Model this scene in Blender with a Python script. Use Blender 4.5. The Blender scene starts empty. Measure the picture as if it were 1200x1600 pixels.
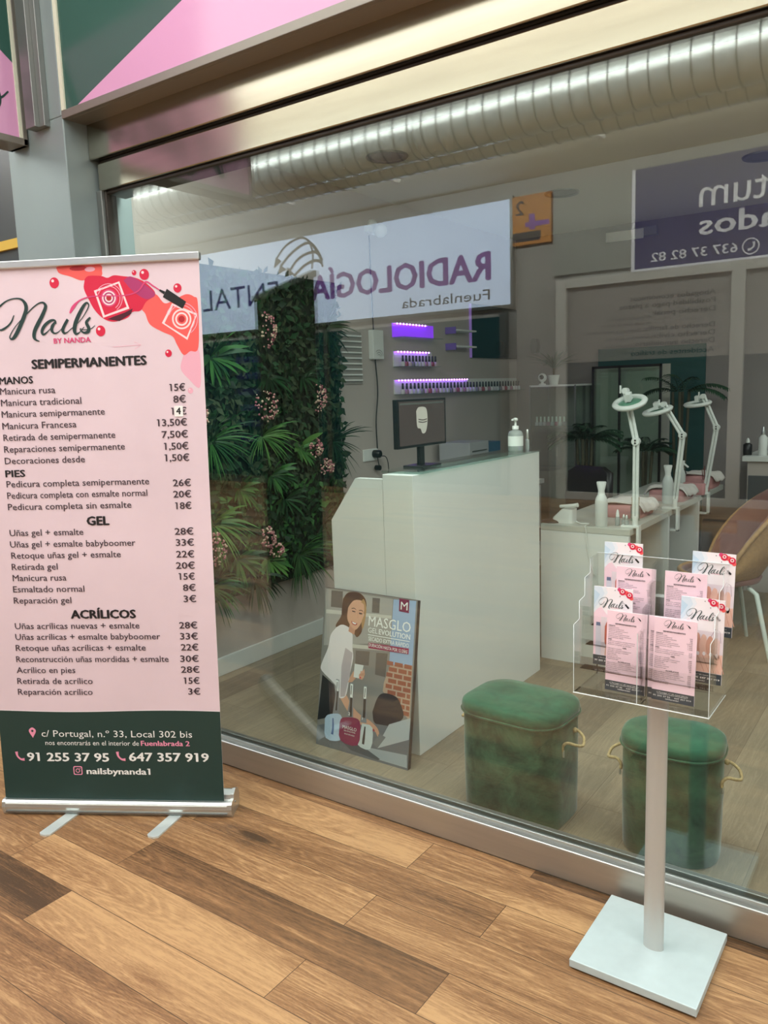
import bpy, math, random
import numpy as np
from mathutils import Vector, Matrix

random.seed(7)
sc = bpy.context.scene
COL = sc.collection

# ------------------------------------------------------------------ camera, light, exposure
cam_d = bpy.data.cameras.new('camera')
cam_d.sensor_fit = 'VERTICAL'; cam_d.sensor_height = 36.0; cam_d.sensor_width = 27.0
cam_d.lens = 28.09
cam = bpy.data.objects.new('camera', cam_d); COL.objects.link(cam)
def cam_matrix(yaw, pitch, roll):
    y, p, r = (math.radians(a) for a in (yaw, pitch, roll))
    f = Vector((math.sin(y)*math.cos(p), math.cos(y)*math.cos(p), -math.sin(p)))
    r0 = Vector((math.cos(y), -math.sin(y), 0)); u0 = r0.cross(f)
    rt = math.cos(r)*r0 + math.sin(r)*u0; up = -math.sin(r)*r0 + math.cos(r)*u0
    return Matrix((rt, up, -f)).transposed().to_4x4()
cam.matrix_world = Matrix.Translation((0, 0, 1.5)) @ cam_matrix(-35.4446, 8.6038, -1.92906)
cam_d.clip_start = 0.05; cam_d.clip_end = 80
sc.camera = cam

w = bpy.data.worlds.new('world'); sc.world = w; w.use_nodes = True
bg = w.node_tree.nodes['Background']
bg.inputs['Color'].default_value = (0.88, 0.97, 1.0, 1); bg.inputs['Strength'].default_value = 0.45

def area(name, loc, sx, sy, power, color=(1, 1, 1), rot=(0, 0, 0)):
    l = bpy.data.lights.new(name, 'AREA'); l.shape = 'RECTANGLE'; l.size = sx; l.size_y = sy
    l.energy = power; l.color = color
    o = bpy.data.objects.new(name, l); o.location = loc; o.rotation_euler = rot; COL.objects.link(o)
    return o
area('mall_skylight', (-1.5, 0.1, 4.14), 15, 3.0, 470, (0.97, 1.0, 0.985))
area('opposite_front_fill', (-4, -4.3, 4.1), 16, 0.5, 520, (0.97, 1.0, 0.98), (math.radians(-35), 0, 0))  # unseen fill added to brighten the opposite shopfronts and their reflections
area('duct_fill', (-2, -1.5, 4.08), 16, 0.5, 400, (0.96, 1.0, 0.98), (math.radians(-62), 0, 0))  # added fill that brightens the duct and opposite wall, no fixture there
area('salon_front_fill', (-1.2, 2.43, 2.72), 3.2, 0.32, 60, (0.95, 1.0, 0.985))  # unseen fill added behind the header to light the salon front
area('salon_back_fill', (0.5, 4.7, 2.72), 1.4, 3.0, 40, (0.95, 1.0, 1.0))  # fill added out of view on the right to lift the salon's back

vs = sc.view_settings
vs.view_transform = 'Standard'; vs.look = 'None'; vs.gamma = 1.0; vs.use_curve_mapping = False
vs.exposure = 0.0

# ------------------------------------------------------------------ materials
def lin(c):
    if isinstance(c, str):
        c = [int(c[i:i+2], 16) for i in (0, 2, 4)]
    return tuple((v/255/12.92 if v/255 <= 0.04045 else ((v/255+0.055)/1.055)**2.4) for v in c) + (1,)
MATS = {}
def mat(name, c, rough=0.5, metal=0.0, emit=0, spec=0.5, noise=0.0, nscale=8.0, bump=0.0, bscale=60.0,
        alpha=1, sheen=0, stretch=(1, 1, 1), trans=0.0, coat=0.0):
    if name in MATS: return MATS[name]
    m = bpy.data.materials.new(name); m.use_nodes = True; MATS[name] = m
    nt = m.node_tree; b = nt.nodes['Principled BSDF']; L = nt.links
    c = lin(c)
    b.inputs['Base Color'].default_value = c
    b.inputs['Roughness'].default_value = rough; b.inputs['Metallic'].default_value = metal
    b.inputs['Specular IOR Level'].default_value = spec
    b.inputs['Coat Weight'].default_value = coat
    b.inputs['Transmission Weight'].default_value = trans
    if sheen:
        b.inputs['Sheen Weight'].default_value = sheen; b.inputs['Sheen Roughness'].default_value = 0.4
    if emit:
        b.inputs['Emission Color'].default_value = c; b.inputs['Emission Strength'].default_value = emit
    if noise or bump:
        tc = nt.nodes.new('ShaderNodeTexCoord'); mp = nt.nodes.new('ShaderNodeMapping')
        mp.inputs['Scale'].default_value = stretch; L.new(tc.outputs['Object'], mp.inputs['Vector'])
    if noise:
        n = nt.nodes.new('ShaderNodeTexNoise'); n.inputs['Scale'].default_value = nscale
        n.inputs['Detail'].default_value = 5; L.new(mp.outputs[0], n.inputs['Vector'])
        r = nt.nodes.new('ShaderNodeValToRGB')
        r.color_ramp.elements[0].position = 0.3; r.color_ramp.elements[1].position = 0.72
        r.color_ramp.elements[0].color = tuple(v*(1-noise) for v in c[:3]) + (1,)
        r.color_ramp.elements[1].color = tuple(min(1, v*(1+noise)) for v in c[:3]) + (1,)
        L.new(n.outputs['Fac'], r.inputs['Fac']); L.new(r.outputs['Color'], b.inputs['Base Color'])
    if bump:
        n2 = nt.nodes.new('ShaderNodeTexNoise'); n2.inputs['Scale'].default_value = bscale
        n2.inputs['Detail'].default_value = 4; L.new(mp.outputs[0], n2.inputs['Vector'])
        bp = nt.nodes.new('ShaderNodeBump'); bp.inputs['Strength'].default_value = bump
        bp.inputs['Distance'].default_value = 0.01
        L.new(n2.outputs['Fac'], bp.inputs['Height']); L.new(bp.outputs[0], b.inputs['Normal'])
    return m

def pane_mat(name, tint, r0, rough=0.0):
    """clear sheet: see-through, with a Schlick reflection on each face"""
    m = bpy.data.materials.new(name); m.use_nodes = True; nt = m.node_tree; L = nt.links
    nt.nodes.clear()
    out = nt.nodes.new('ShaderNodeOutputMaterial'); mix = nt.nodes.new('ShaderNodeMixShader')
    tr = nt.nodes.new('ShaderNodeBsdfTransparent'); tr.inputs[0].default_value = tint
    gl = nt.nodes.new('ShaderNodeBsdfGlossy'); gl.inputs['Roughness'].default_value = rough
    gl.inputs['Color'].default_value = (1, 1, 1, 1)
    g = nt.nodes.new('ShaderNodeNewGeometry'); d = nt.nodes.new('ShaderNodeVectorMath'); d.operation = 'DOT_PRODUCT'
    L.new(g.outputs['Incoming'], d.inputs[0]); L.new(g.outputs['Normal'], d.inputs[1])
    def mth(op, a, b=None, v=None):
        n = nt.nodes.new('ShaderNodeMath'); n.operation = op
        if isinstance(a, (int, float)): n.inputs[0].default_value = a
        else: L.new(a, n.inputs[0])
        if b is not None:
            if isinstance(b, (int, float)): n.inputs[1].default_value = b
            else: L.new(b, n.inputs[1])
        return n.outputs[0]
    a = mth('ABSOLUTE', d.outputs['Value']); a = mth('SUBTRACT', 1.0, a); a = mth('POWER', a, 5.0)
    a = mth('MULTIPLY', a, 1-r0); a = mth('ADD', a, r0)
    L.new(a, mix.inputs[0]); L.new(tr.outputs[0], mix.inputs[1]); L.new(gl.outputs[0], mix.inputs[2])
    L.new(mix.outputs[0], out.inputs[0])
    MATS[name] = m
    return m

def wood_mat(name, cols, along='X', bw=1.2, bh=0.163, off=(0, 0, 0), rough=0.45, contrast=1.0):
    m = bpy.data.materials.new(name); m.use_nodes = True; nt = m.node_tree; L = nt.links; N = nt.nodes.new
    b = nt.nodes['Principled BSDF']; b.inputs['Roughness'].default_value = rough
    tc = N('ShaderNodeTexCoord'); mp = N('ShaderNodeMapping'); L.new(tc.outputs['Object'], mp.inputs['Vector'])
    mp.inputs['Location'].default_value = off
    if along == 'Y': mp.inputs['Rotation'].default_value = (0, 0, math.radians(90))
    br = N('ShaderNodeTexBrick'); L.new(mp.outputs[0], br.inputs['Vector'])
    br.offset = 0.30; br.inputs['Scale'].default_value = 1
    br.inputs['Color1'].default_value = (0, 0, 0, 1); br.inputs['Color2'].default_value = (1, 1, 1, 1)
    br.inputs['Mortar'].default_value = (0.1, 0.1, 0.1, 1)
    br.inputs['Mortar Size'].default_value = 0.0012; br.inputs['Mortar Smooth'].default_value = 0.3
    br.inputs['Brick Width'].default_value = bw; br.inputs['Row Height'].default_value = bh
    # every board gets its own stretch of grain
    vm = N('ShaderNodeVectorMath'); vm.operation = 'MULTIPLY_ADD'
    L.new(br.outputs['Color'], vm.inputs[0]); vm.inputs[1].default_value = (13, 7, 5); L.new(mp.outputs[0], vm.inputs[2])
    def madd(a, k, c):
        n = N('ShaderNodeMath'); n.operation = 'MULTIPLY_ADD'; L.new(a, n.inputs[0]); n.inputs[1].default_value = k
        if isinstance(c, (int, float)): n.inputs[2].default_value = c
        else: L.new(c, n.inputs[2])
        return n.outputs[0]
    def op(o, a, b=0.0):
        n = N('ShaderNodeMath'); n.operation = o; L.new(a, n.inputs[0])
        if isinstance(b, (int, float)): n.inputs[1].default_value = b
        else: L.new(b, n.inputs[1])
        return n.outputs[0]
    def noise(scale, sc1, det, dist, rgh=0.5):
        mm_ = N('ShaderNodeMapping'); mm_.inputs['Scale'].default_value = scale; L.new(vm.outputs[0], mm_.inputs['Vector'])
        n = N('ShaderNodeTexNoise'); n.inputs['Scale'].default_value = sc1; n.inputs['Detail'].default_value = det
        n.inputs['Distortion'].default_value = dist; n.inputs['Roughness'].default_value = rgh; L.new(mm_.outputs[0], n.inputs['Vector'])
        return n.outputs['Fac']
    n1 = noise((0.42, 4.2, 1), 1.5, 2, 0.4)                 # slow tone and shape of the figure
    n2 = noise((30, 300, 1), 1.0, 5, 0.0, 0.8)            # fine fibres
    n3 = noise((4, 70, 1), 1.0, 4, 0.3, 0.6)               # coarser streaks
    rg = op('POWER', op('ABSOLUTE', op('SINE', op('MULTIPLY', n1, 85.0))), 5.0)   # limed growth lines
    rg = op('MULTIPLY', rg, op('SUBTRACT', n3, 0.25))
    vo = N('ShaderNodeTexVoronoi'); m4 = N('ShaderNodeMapping'); m4.inputs['Scale'].default_value = (1.5, 5.5, 1)
    L.new(vm.outputs[0], m4.inputs['Vector']); L.new(m4.outputs[0], vo.inputs['Vector']); vo.inputs['Scale'].default_value = 1
    kn = N('ShaderNodeMapRange'); kn.inputs[1].default_value = 0.02; kn.inputs[2].default_value = 0.26; kn.inputs[3].default_value = 1; kn.inputs[4].default_value = 0
    L.new(vo.outputs['Distance'], kn.inputs[0]); kn = op('MULTIPLY', op('POWER', kn.outputs[0], 2.0), n3)
    sep = N('ShaderNodeSeparateColor'); L.new(br.outputs['Color'], sep.inputs[0])
    v = madd(n1, 0.9*contrast, 0.40-0.45*contrast)
    inv = N('ShaderNodeMath'); inv.operation = 'SUBTRACT'; inv.inputs[0].default_value = 1.0; L.new(sep.outputs[0], inv.inputs[1])
    v = madd(op('POWER', inv.outputs[0], 8.0), -0.40*contrast, v)          # a few boards are much darker
    v = madd(sep.outputs[0], 0.16*contrast, v)
    v = madd(rg, 0.5*contrast, v)
    v = madd(n2, 0.95*contrast, v)
    v = madd(n3, 0.45*contrast, v)
    v = madd(kn, -0.75*contrast, v)
    v = madd(v, 1.0, -0.50*contrast-0.06)
    rp = N('ShaderNodeValToRGB'); e = rp.color_ramp.elements
    e[0].position = 0.12; e[0].color = lin(cols[0]); e[1].position = 0.9; e[1].color = lin(cols[2])
    x = rp.color_ramp.elements.new(0.5); x.color = lin(cols[1])
    L.new(v, rp.inputs['Fac'])
    mx = N('ShaderNodeMix'); mx.data_type = 'RGBA'; L.new(br.outputs['Fac'], mx.inputs[0])
    L.new(rp.outputs['Color'], mx.inputs[6]); mx.inputs[7].default_value = lin(cols[0])
    L.new(mx.outputs[2], b.inputs['Base Color'])
    bp = N('ShaderNodeBump'); bp.inputs['Strength'].default_value = 0.25; bp.inputs['Distance'].default_value = 0.002
    L.new(n2, bp.inputs['Height']); L.new(bp.outputs[0], b.inputs['Normal'])
    MATS[name] = m
    return m

def velvet_mat(name, c1, c2):
    m = mat(name, c1, 0.85, sheen=0.35, spec=0.15, noise=0.001, nscale=7)
    for n in m.node_tree.nodes:
        if n.type == 'VALTORGB':
            n.color_ramp.elements[0].position = 0.36; n.color_ramp.elements[1].position = 0.68
            n.color_ramp.elements[0].color = lin(c1); n.color_ramp.elements[1].color = lin(c2)
        if n.type == 'TEX_NOISE': n.inputs['Roughness'].default_value = 0.72; n.inputs['Distortion'].default_value = 0.4; n.inputs['Scale'].default_value = 9
    return m

# ------------------------------------------------------------------ mesh helper
def cr(pts, n):
    """Catmull-Rom through points of any dimension"""
    P = [np.array(p, float) for p in pts]; P = [2*P[0]-P[1]] + P + [2*P[-1]-P[-2]]; out = []
    for i in range(1, len(P)-2):
        for k in range(n):
            t = k/n; a, b, c, d = P[i-1:i+3]
            out.append(0.5*((2*b)+(c-a)*t+(2*a-5*b+4*c-d)*t*t+(3*b-a-3*c+d)*t**3))
    out.append(P[-2]); return out

_raw, _txt = {}, {}
def outline(s):
    if s not in _raw:
        cu = bpy.data.curves.new('lettering', 'FONT'); cu.body = s; cu.size = 1; cu.resolution_u = 2
        o = bpy.data.objects.new('lettering', cu); me = o.to_mesh()
        _raw[s] = ([(v.co.x, v.co.y) for v in me.vertices], [tuple(p.vertices) for p in me.polygons])
        o.to_mesh_clear(); bpy.data.objects.remove(o); bpy.data.curves.remove(cu)
    return _raw[s]
def glyphs(s):
    if s not in _txt:
        V, F = list(outline(s)[0]), list(outline(s)[1])
        for i, ch in enumerate(s):                     # give the figure 1 its flag
            if ch == '1':
                o1 = outline('1')[0]; sw = max(p[0] for p in o1)-min(p[0] for p in o1); yt = max(p[1] for p in o1)
                xl = max(p[0] for p in outline(s[:i]+'1')[0])-sw; k = len(V)
                V += [(xl-.1, yt-.075), (xl+.01, yt-.075), (xl+.01, yt), (xl-.1, yt)]; F.append((k, k+1, k+2, k+3))
        xs = [p[0] for p in V]; _txt[s] = (V, F, min(xs), max(xs))
    return _txt[s]

class MB:
    def __init__(self): self.V = []; self.F = []; self.M = []; self.S = []; self.mats = []
    def mi(self, m):
        if m not in self.mats: self.mats.append(m)
        return self.mats.index(m)
    def add(self, V, F, m, smooth=False):
        b = len(self.V); k = self.mi(m)
        self.V += [tuple(v) for v in V]; self.F += [tuple(i+b for i in f) for f in F]
        self.M += [k]*len(F); self.S += [smooth]*len(F)
    def box(self, a, b, m):
        (x0, y0, z0), (x1, y1, z1) = [min(p) for p in zip(a, b)], [max(p) for p in zip(a, b)]
        V = [(x, y, z) for z in (z0, z1) for y in (y0, y1) for x in (x0, x1)]
        self.add(V, [(0, 2, 3, 1), (4, 5, 7, 6), (0, 1, 5, 4), (2, 6, 7, 3), (0, 4, 6, 2), (1, 3, 7, 5)], m)
        return self
    def prism(self, pts, lo, hi, m, axis='z', smooth=False):
        n = len(pts)
        A = sum(pts[i][0]*pts[(i+1) % n][1]-pts[(i+1) % n][0]*pts[i][1] for i in range(n))
        if A < 0: pts = pts[::-1]
        f = {'z': lambda u, v, t: (u, v, t), 'y': lambda u, v, t: (u, t, v), 'x': lambda u, v, t: (t, u, v)}[axis]
        V = [f(u, v, lo) for u, v in pts] + [f(u, v, hi) for u, v in pts]
        if axis == 'y':
            self.add(V, [tuple(range(n)), tuple(range(2*n-1, n-1, -1))], m)
            self.add(V, [(i, n+i, n+(i+1) % n, (i+1) % n) for i in range(n)], m, smooth)
        else:
            self.add(V, [tuple(range(n-1, -1, -1)), tuple(range(n, 2*n))], m)
            self.add(V, [(i, (i+1) % n, n+(i+1) % n, n+i) for i in range(n)], m, smooth)
        return self
    def tube(self, pts, r, m, n=10, cap=True):
        P = [Vector(p) for p in pts]; R = r if isinstance(r, (list, tuple)) else [r]*len(P)
        V = []; u = None
        for i, p in enumerate(P):
            t = (P[min(i+1, len(P)-1)]-P[max(i-1, 0)]).normalized()
            if u is None: u = t.orthogonal().normalized()
            u = (u-t*u.dot(t)).normalized(); v = t.cross(u)
            V += [p+(u*math.cos(2*math.pi*k/n)+v*math.sin(2*math.pi*k/n))*R[i] for k in range(n)]
        F = [(i*n+k, i*n+(k+1) % n, (i+1)*n+(k+1) % n, (i+1)*n+k) for i in range(len(P)-1) for k in range(n)]
        self.add(V, F, m, True)
        if cap: self.add(V, [tuple(range(n-1, -1, -1)), tuple(range((len(P)-1)*n, len(P)*n))], m)
        return self
    def lathe(self, prof, c, m, n=20, axis='z'):
        V = []
        for r, t in prof:
            for k in range(n):
                a = 2*math.pi*k/n; x, y = r*math.cos(a), r*math.sin(a)
                V.append({'z': (c[0]+x, c[1]+y, c[2]+t), 'x': (c[0]+t, c[1]+x, c[2]+y), 'y': (c[0]+y, c[1]+t, c[2]+x)}[axis])
        F = [(i*n+k, i*n+(k+1) % n, (i+1)*n+(k+1) % n, (i+1)*n+k) for i in range(len(prof)-1) for k in range(n)]
        self.add(V, F, m, True)
        if prof[0][0] > 1e-5: self.add(V, [tuple(range(n-1, -1, -1))], m)
        if prof[-1][0] > 1e-5: self.add(V, [tuple(range((len(prof)-1)*n, len(prof)*n))], m)
        return self
    def ball(self, c, r, m, n=8, sc3=(1, 1, 1)):
        pr = [(max(1e-6, math.sin(math.pi*i/n)), -math.cos(math.pi*i/n)) for i in range(n+1)]
        V = []
        for q, t in pr:
            for k in range(2*n if n > 4 else 6):
                a = 2*math.pi*k/(2*n if n > 4 else 6)
                V.append((c[0]+r*sc3[0]*q*math.cos(a), c[1]+r*sc3[1]*q*math.sin(a), c[2]+r*sc3[2]*t))
        k_ = 2*n if n > 4 else 6
        F = [(i*k_+k, i*k_+(k+1) % k_, (i+1)*k_+(k+1) % k_, (i+1)*k_+k) for i in range(n) for k in range(k_)]
        self.add(V, F, m, True); return self
    def loft(self, rings, m, close=True, caps=True, smooth=True):
        n = len(rings[0]); V = [p for r in rings for p in r]; kk = n if close else n-1
        F = [(i*n+k, i*n+(k+1) % n, (i+1)*n+(k+1) % n, (i+1)*n+k) for i in range(len(rings)-1) for k in range(kk)]
        self.add(V, F, m, smooth)
        if caps: self.add(V, [tuple(range(n-1, -1, -1)), tuple(range((len(rings)-1)*n, len(rings)*n))], m, False)
        return self
    # --- flat print laid on a panel: origin, unit right, unit up, unit out
    def page(self, o, ux, uy, un):
        self.pg = tuple(np.array(q, float) for q in (o, ux, uy, un)); return self
    def pp(self, u, v, l=0):
        o, ux, uy, un = self.pg; return o+u*ux+v*uy+un*l*0.0003
    def poly(self, pts, m, l=1):
        n = len(pts); A = sum(pts[i][0]*pts[(i+1) % n][1]-pts[(i+1) % n][0]*pts[i][1] for i in range(n))
        if A < 0: pts = pts[::-1]
        self.add([self.pp(u, v, l) for u, v in pts], [tuple(range(n))], m); return self
    def blob(self, pts, m, l=1, n=5):
        q = cr(list(pts)+[pts[0]], n)[:-1]; return self.poly([tuple(p) for p in q], m, l)
    def disc(self, u, v, r, m, l=1, n=20, ry=None):
        return self.poly([(u+r*math.cos(2*math.pi*k/n), v+(ry or r)*math.sin(2*math.pi*k/n)) for k in range(n)], m, l)
    def stroke(self, pts, m, l=1, n=5, wk=1.0):
        q = cr(pts, n) if n > 1 else [np.array(p, float) for p in pts]; V = []
        for i, p in enumerate(q):
            t = q[min(i+1, len(q)-1)][:2]-q[max(i-1, 0)][:2]; t = t/(np.hypot(*t)+1e-9)
            w_ = max(p[2], 0.0001)*wk/2
            V += [self.pp(p[0]-t[1]*w_, p[1]+t[0]*w_, l+0.01*(i % 3)), self.pp(p[0]+t[1]*w_, p[1]-t[0]*w_, l+0.01*(i % 3))]
        self.add(V, [(2*i, 2*i+1, 2*i+3, 2*i+2) for i in range(len(q)-1)], m)
        return self
    def text(self, s, u, v, width=None, size=None, m=None, l=2, bold=0.0, align='L', ratio=None):
        V, F, x0, x1 = glyphs(s)
        kx = width/(x1-x0) if width else size
        ky = size if size else kx
        if ratio: ky = kx*ratio
        if align == 'C': u = u-kx*(x1-x0)/2
        if align == 'R': u = u-kx*(x1-x0)
        offs = [(0, 0)]
        if bold: offs += [(bold, 0), (-bold, 0), (0, bold*.6), (0, -bold*.6)]
        for i, (dx, dy) in enumerate(offs):
            self.add([self.pp(u+(x-x0+dx)*kx, v+(y+dy)*ky, l+0.05*i) for x, y in V], F, m)
        return self
    def build(self, name, parent=None, loc=None, bevel=0, seg=2, rot=None):
        me = bpy.data.meshes.new(name); me.from_pydata(self.V, [], self.F)
        for m in self.mats: me.materials.append(m)
        me.polygons.foreach_set('material_index', self.M); me.polygons.foreach_set('use_smooth', self.S)
        me.update()
        o = bpy.data.objects.new(name, me); COL.objects.link(o)
        if parent: o.parent = parent
        if loc: o.location = loc
        if rot: o.rotation_euler = rot
        if bevel:
            b = o.modifiers.new('bevel', 'BEVEL'); b.width = bevel; b.segments = seg; b.limit_method = 'ANGLE'
            b.angle_limit = math.radians(50)
        return o

def tag(o, label, cat, group=None, kind=None):
    o['label'] = label; o['category'] = cat
    if group: o['group'] = group
    if kind: o['kind'] = kind
    return o
def thing(name, label, cat, loc=(0, 0, 0), rz=0, group=None):
    o = bpy.data.objects.new(name, None); o.empty_display_size = 0.1; COL.objects.link(o)
    o.location = loc; o.rotation_euler = (0, 0, rz); return tag(o, label, cat, group)
def copy_thing(src, loc, label, rz=None, group=None):
    r = src.copy(); COL.objects.link(r); r.location = loc; r['label'] = label
    if rz is not None: r.rotation_euler = (0, 0, rz)
    if group: r['group'] = group
    for ch in list(src.children):
        c = ch.copy(); COL.objects.link(c); c.parent = r
        for g in list(ch.children):
            d = g.copy(); COL.objects.link(d); d.parent = c
    return r
def struct(name, mb, bevel=0, parent=None):
    o = mb.build(name, parent, bevel=bevel)
    if parent is None: o['kind'] = 'structure'
    return o
def rrect(x0, y0, x1, y1, r, n=6):
    out = []
    for cx, cy, a in ((x1-r, y0+r, -90), (x1-r, y1-r, 0), (x0+r, y1-r, 90), (x0+r, y0+r, 180)):
        out += [(cx+r*math.cos(math.radians(a+90*k/n)), cy+r*math.sin(math.radians(a+90*k/n))) for k in range(n+1)]
    return out
ORD = ['first', 'second', 'third', 'fourth', 'fifth', 'sixth', 'seventh', 'eighth', 'ninth', 'tenth', 'eleventh', 'twelfth',
       'thirteenth', 'fourteenth', 'fifteenth', 'sixteenth', 'seventeenth', 'eighteenth', 'nineteenth', 'twentieth'] + \
      ['twenty-'+x for x in ('first', 'second', 'third', 'fourth', 'fifth', 'sixth', 'seventh', 'eighth', 'ninth')] + ['thirtieth'] + \
      ['thirty-'+x for x in ('first', 'second', 'third', 'fourth', 'fifth', 'sixth', 'seventh', 'eighth', 'ninth')]
PRICE_TEXT = [('SEMIPERMANENTES', 235, 1614, 399, 'h'), ('MANOS', 114, 1566, 119, 'b'), ('Manicura rusa', 113, 1531, 197, 'r'), ('Manicura tradicional', 113, 1492, 286, 'r'), ('Manicura semipermanente', 112, 1453, 367, 'r'), ('Manicura Francesa', 111, 1413, 265, 'r'), ('Retirada de semipermanente', 111, 1373, 400, 'r'), ('Reparaciones semipermanente', 110, 1333, 432, 'r'), ('Decoraciones desde', 109, 1293, 288, 'r'), ('PIES', 108, 1248, 70, 'b'), ('15€', 710, 1524, 53, 'p'), ('8€', 721, 1485, 42, 'p'), ('14€', 712, 1445, 51, 'p'), ('13,50€', 660, 1408, 103, 'p'), ('7,50€', 674, 1368, 90, 'p'), ('1,50€', 680, 1328, 84, 'p'), ('1,50€', 680, 1289, 85, 'p'), ('BY NANDA', 318, 1695, 129, 'y'), ('Pedicura completa semipermanente', 108, 1212, 512, 'r'), ('Pedicura completa con esmalte normal', 107, 1172, 504, 'r'), ('Pedicura completa sin esmalte', 106, 1132, 446, 'r'), ('GEL', 390, 1074, 78, 'h'), ('Uñas gel + esmalte', 104, 1040, 269, 'r'), ('Uñas gel + esmalte babyboomer', 102, 999, 456, 'r'), ('Retoque uñas gel + esmalte', 103, 959, 400, 'r'), ('Retirada gel', 101, 918, 169, 'r'), ('Manicura rusa', 101, 878, 198, 'r'), ('Esmaltado normal', 99, 837, 263, 'r'), ('Reparación gel', 98, 796, 213, 'r'), ('ACRÍLICOS', 307, 740, 235, 'h'), ('Uñas acrílicas nuevas + esmalte', 94, 702, 460, 'r'), ('Uñas acrílicas + esmalte babyboomer', 92, 662, 535, 'r'), ('Retoque uñas acrílicas + esmalte', 90, 621, 482, 'r'), ('Reconstrucción uñas mordidas + esmalte', 88, 579, 565, 'r'), ('Acrílico en pies', 86, 538, 220, 'r'), ('Retirada de acrílico', 85, 497, 283, 'r'), ('Reparación acrílico', 84, 456, 281, 'r'), ('26€', 704, 1203, 62, 'p'), ('20€', 703, 1164, 62, 'p'), ('18€', 708, 1124, 56, 'p'), ('28€', 701, 1035, 65, 'p'), ('33€', 703, 996, 63, 'p'), ('22€', 702, 955, 63, 'p'), ('20€', 699, 915, 66, 'p'), ('15€', 707, 876, 56, 'p'), ('8€', 720, 836, 44, 'p'), ('3€', 720, 796, 44, 'p'), ('28€', 699, 701, 64, 'p'), ('33€', 700, 661, 63, 'p'), ('22€', 701, 621, 62, 'p'), ('30€', 696, 579, 66, 'p'), ('28€', 697, 539, 66, 'p'), ('15€', 705, 498, 56, 'p'), ('3€', 719, 458, 43, 'p'), ('c/ Portugal, n.º 33, Local 302 bis', 160, 296, 564, 'w'), ('nos encontrarás en el interior de', 172, 264, 353, 'w'), ('Fuenlabrada 2', 533, 264, 180, 'k'), ('91 255 37 95', 99, 202, 309, 'W'), ('647 357 919', 486, 205, 294, 'W'), ('nailsbynanda1', 322, 153, 238, 'W')]
LOGO_N = [(185, 1793, 3.2), (175, 1773, 5.1), (161, 1759, 5.7), (144, 1749, 7.0), (131, 1747, 5.1), (112, 1758, 3.2), (106, 1779, 2.5), (111, 1799, 2.5), (127, 1815, 3.8), (138, 1824, 5.7), (158, 1838, 4.4), (181, 1846, 3.8), (204, 1847, 4.4), (219, 1841, 7.6), (229, 1826, 11.4), (229, 1809, 12.0), (221, 1789, 12.7), (209, 1766, 12.7), (195, 1742, 12.7), (181, 1722, 11.4), (170, 1715, 6.3), (164, 1721, 3.8), (170, 1734, 3.2), (186, 1755, 2.5), (207, 1775, 2.5), (231, 1796, 3.2), (255, 1816, 3.8), (275, 1828, 4.4), (290, 1830, 5.7), (298, 1821, 9.5), (296, 1810, 10.8), (283, 1786, 12.0), (266, 1760, 12.7), (253, 1737, 12.0), (250, 1719, 10.8), (256, 1709, 6.3), (268, 1704, 2.5)]
LOGO_AIL = [(330, 1759, 3.2), (328, 1770, 4.4), (315, 1771, 7.6), (298, 1762, 9.5), (285, 1749, 10.1), (279, 1735, 9.5), (284, 1726, 7.0), (299, 1735, 3.2), (317, 1752, 2.5), (328, 1765, 5.7), (317, 1752, 10.1), (314, 1738, 9.5), (321, 1729, 5.7), (334, 1731, 3.2), (351, 1745, 2.5), (372, 1772, 8.2), (360, 1754, 9.5), (352, 1738, 10.1), (356, 1728, 7.0), (367, 1730, 3.2), (382, 1741, 2.5), (402, 1755, 1.9), (423, 1775, 2.5), (442, 1801, 3.2), (448, 1815, 3.8), (442, 1823, 5.7), (430, 1813, 9.5), (411, 1784, 12.0), (398, 1758, 12.7), (393, 1737, 12.0), (397, 1724, 8.2), (410, 1728, 3.2), (427, 1745, 2.5)]
LOGO_S = [(451, 1775, 5.7), (443, 1768, 8.2), (436, 1758, 9.5), (443, 1741, 10.8), (440, 1730, 10.8), (427, 1726, 7.0), (415, 1734, 4.4), (414, 1740, 2.5), (426, 1736, 2.5), (449, 1738, 2.5), (465, 1748, 1.9)]
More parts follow.
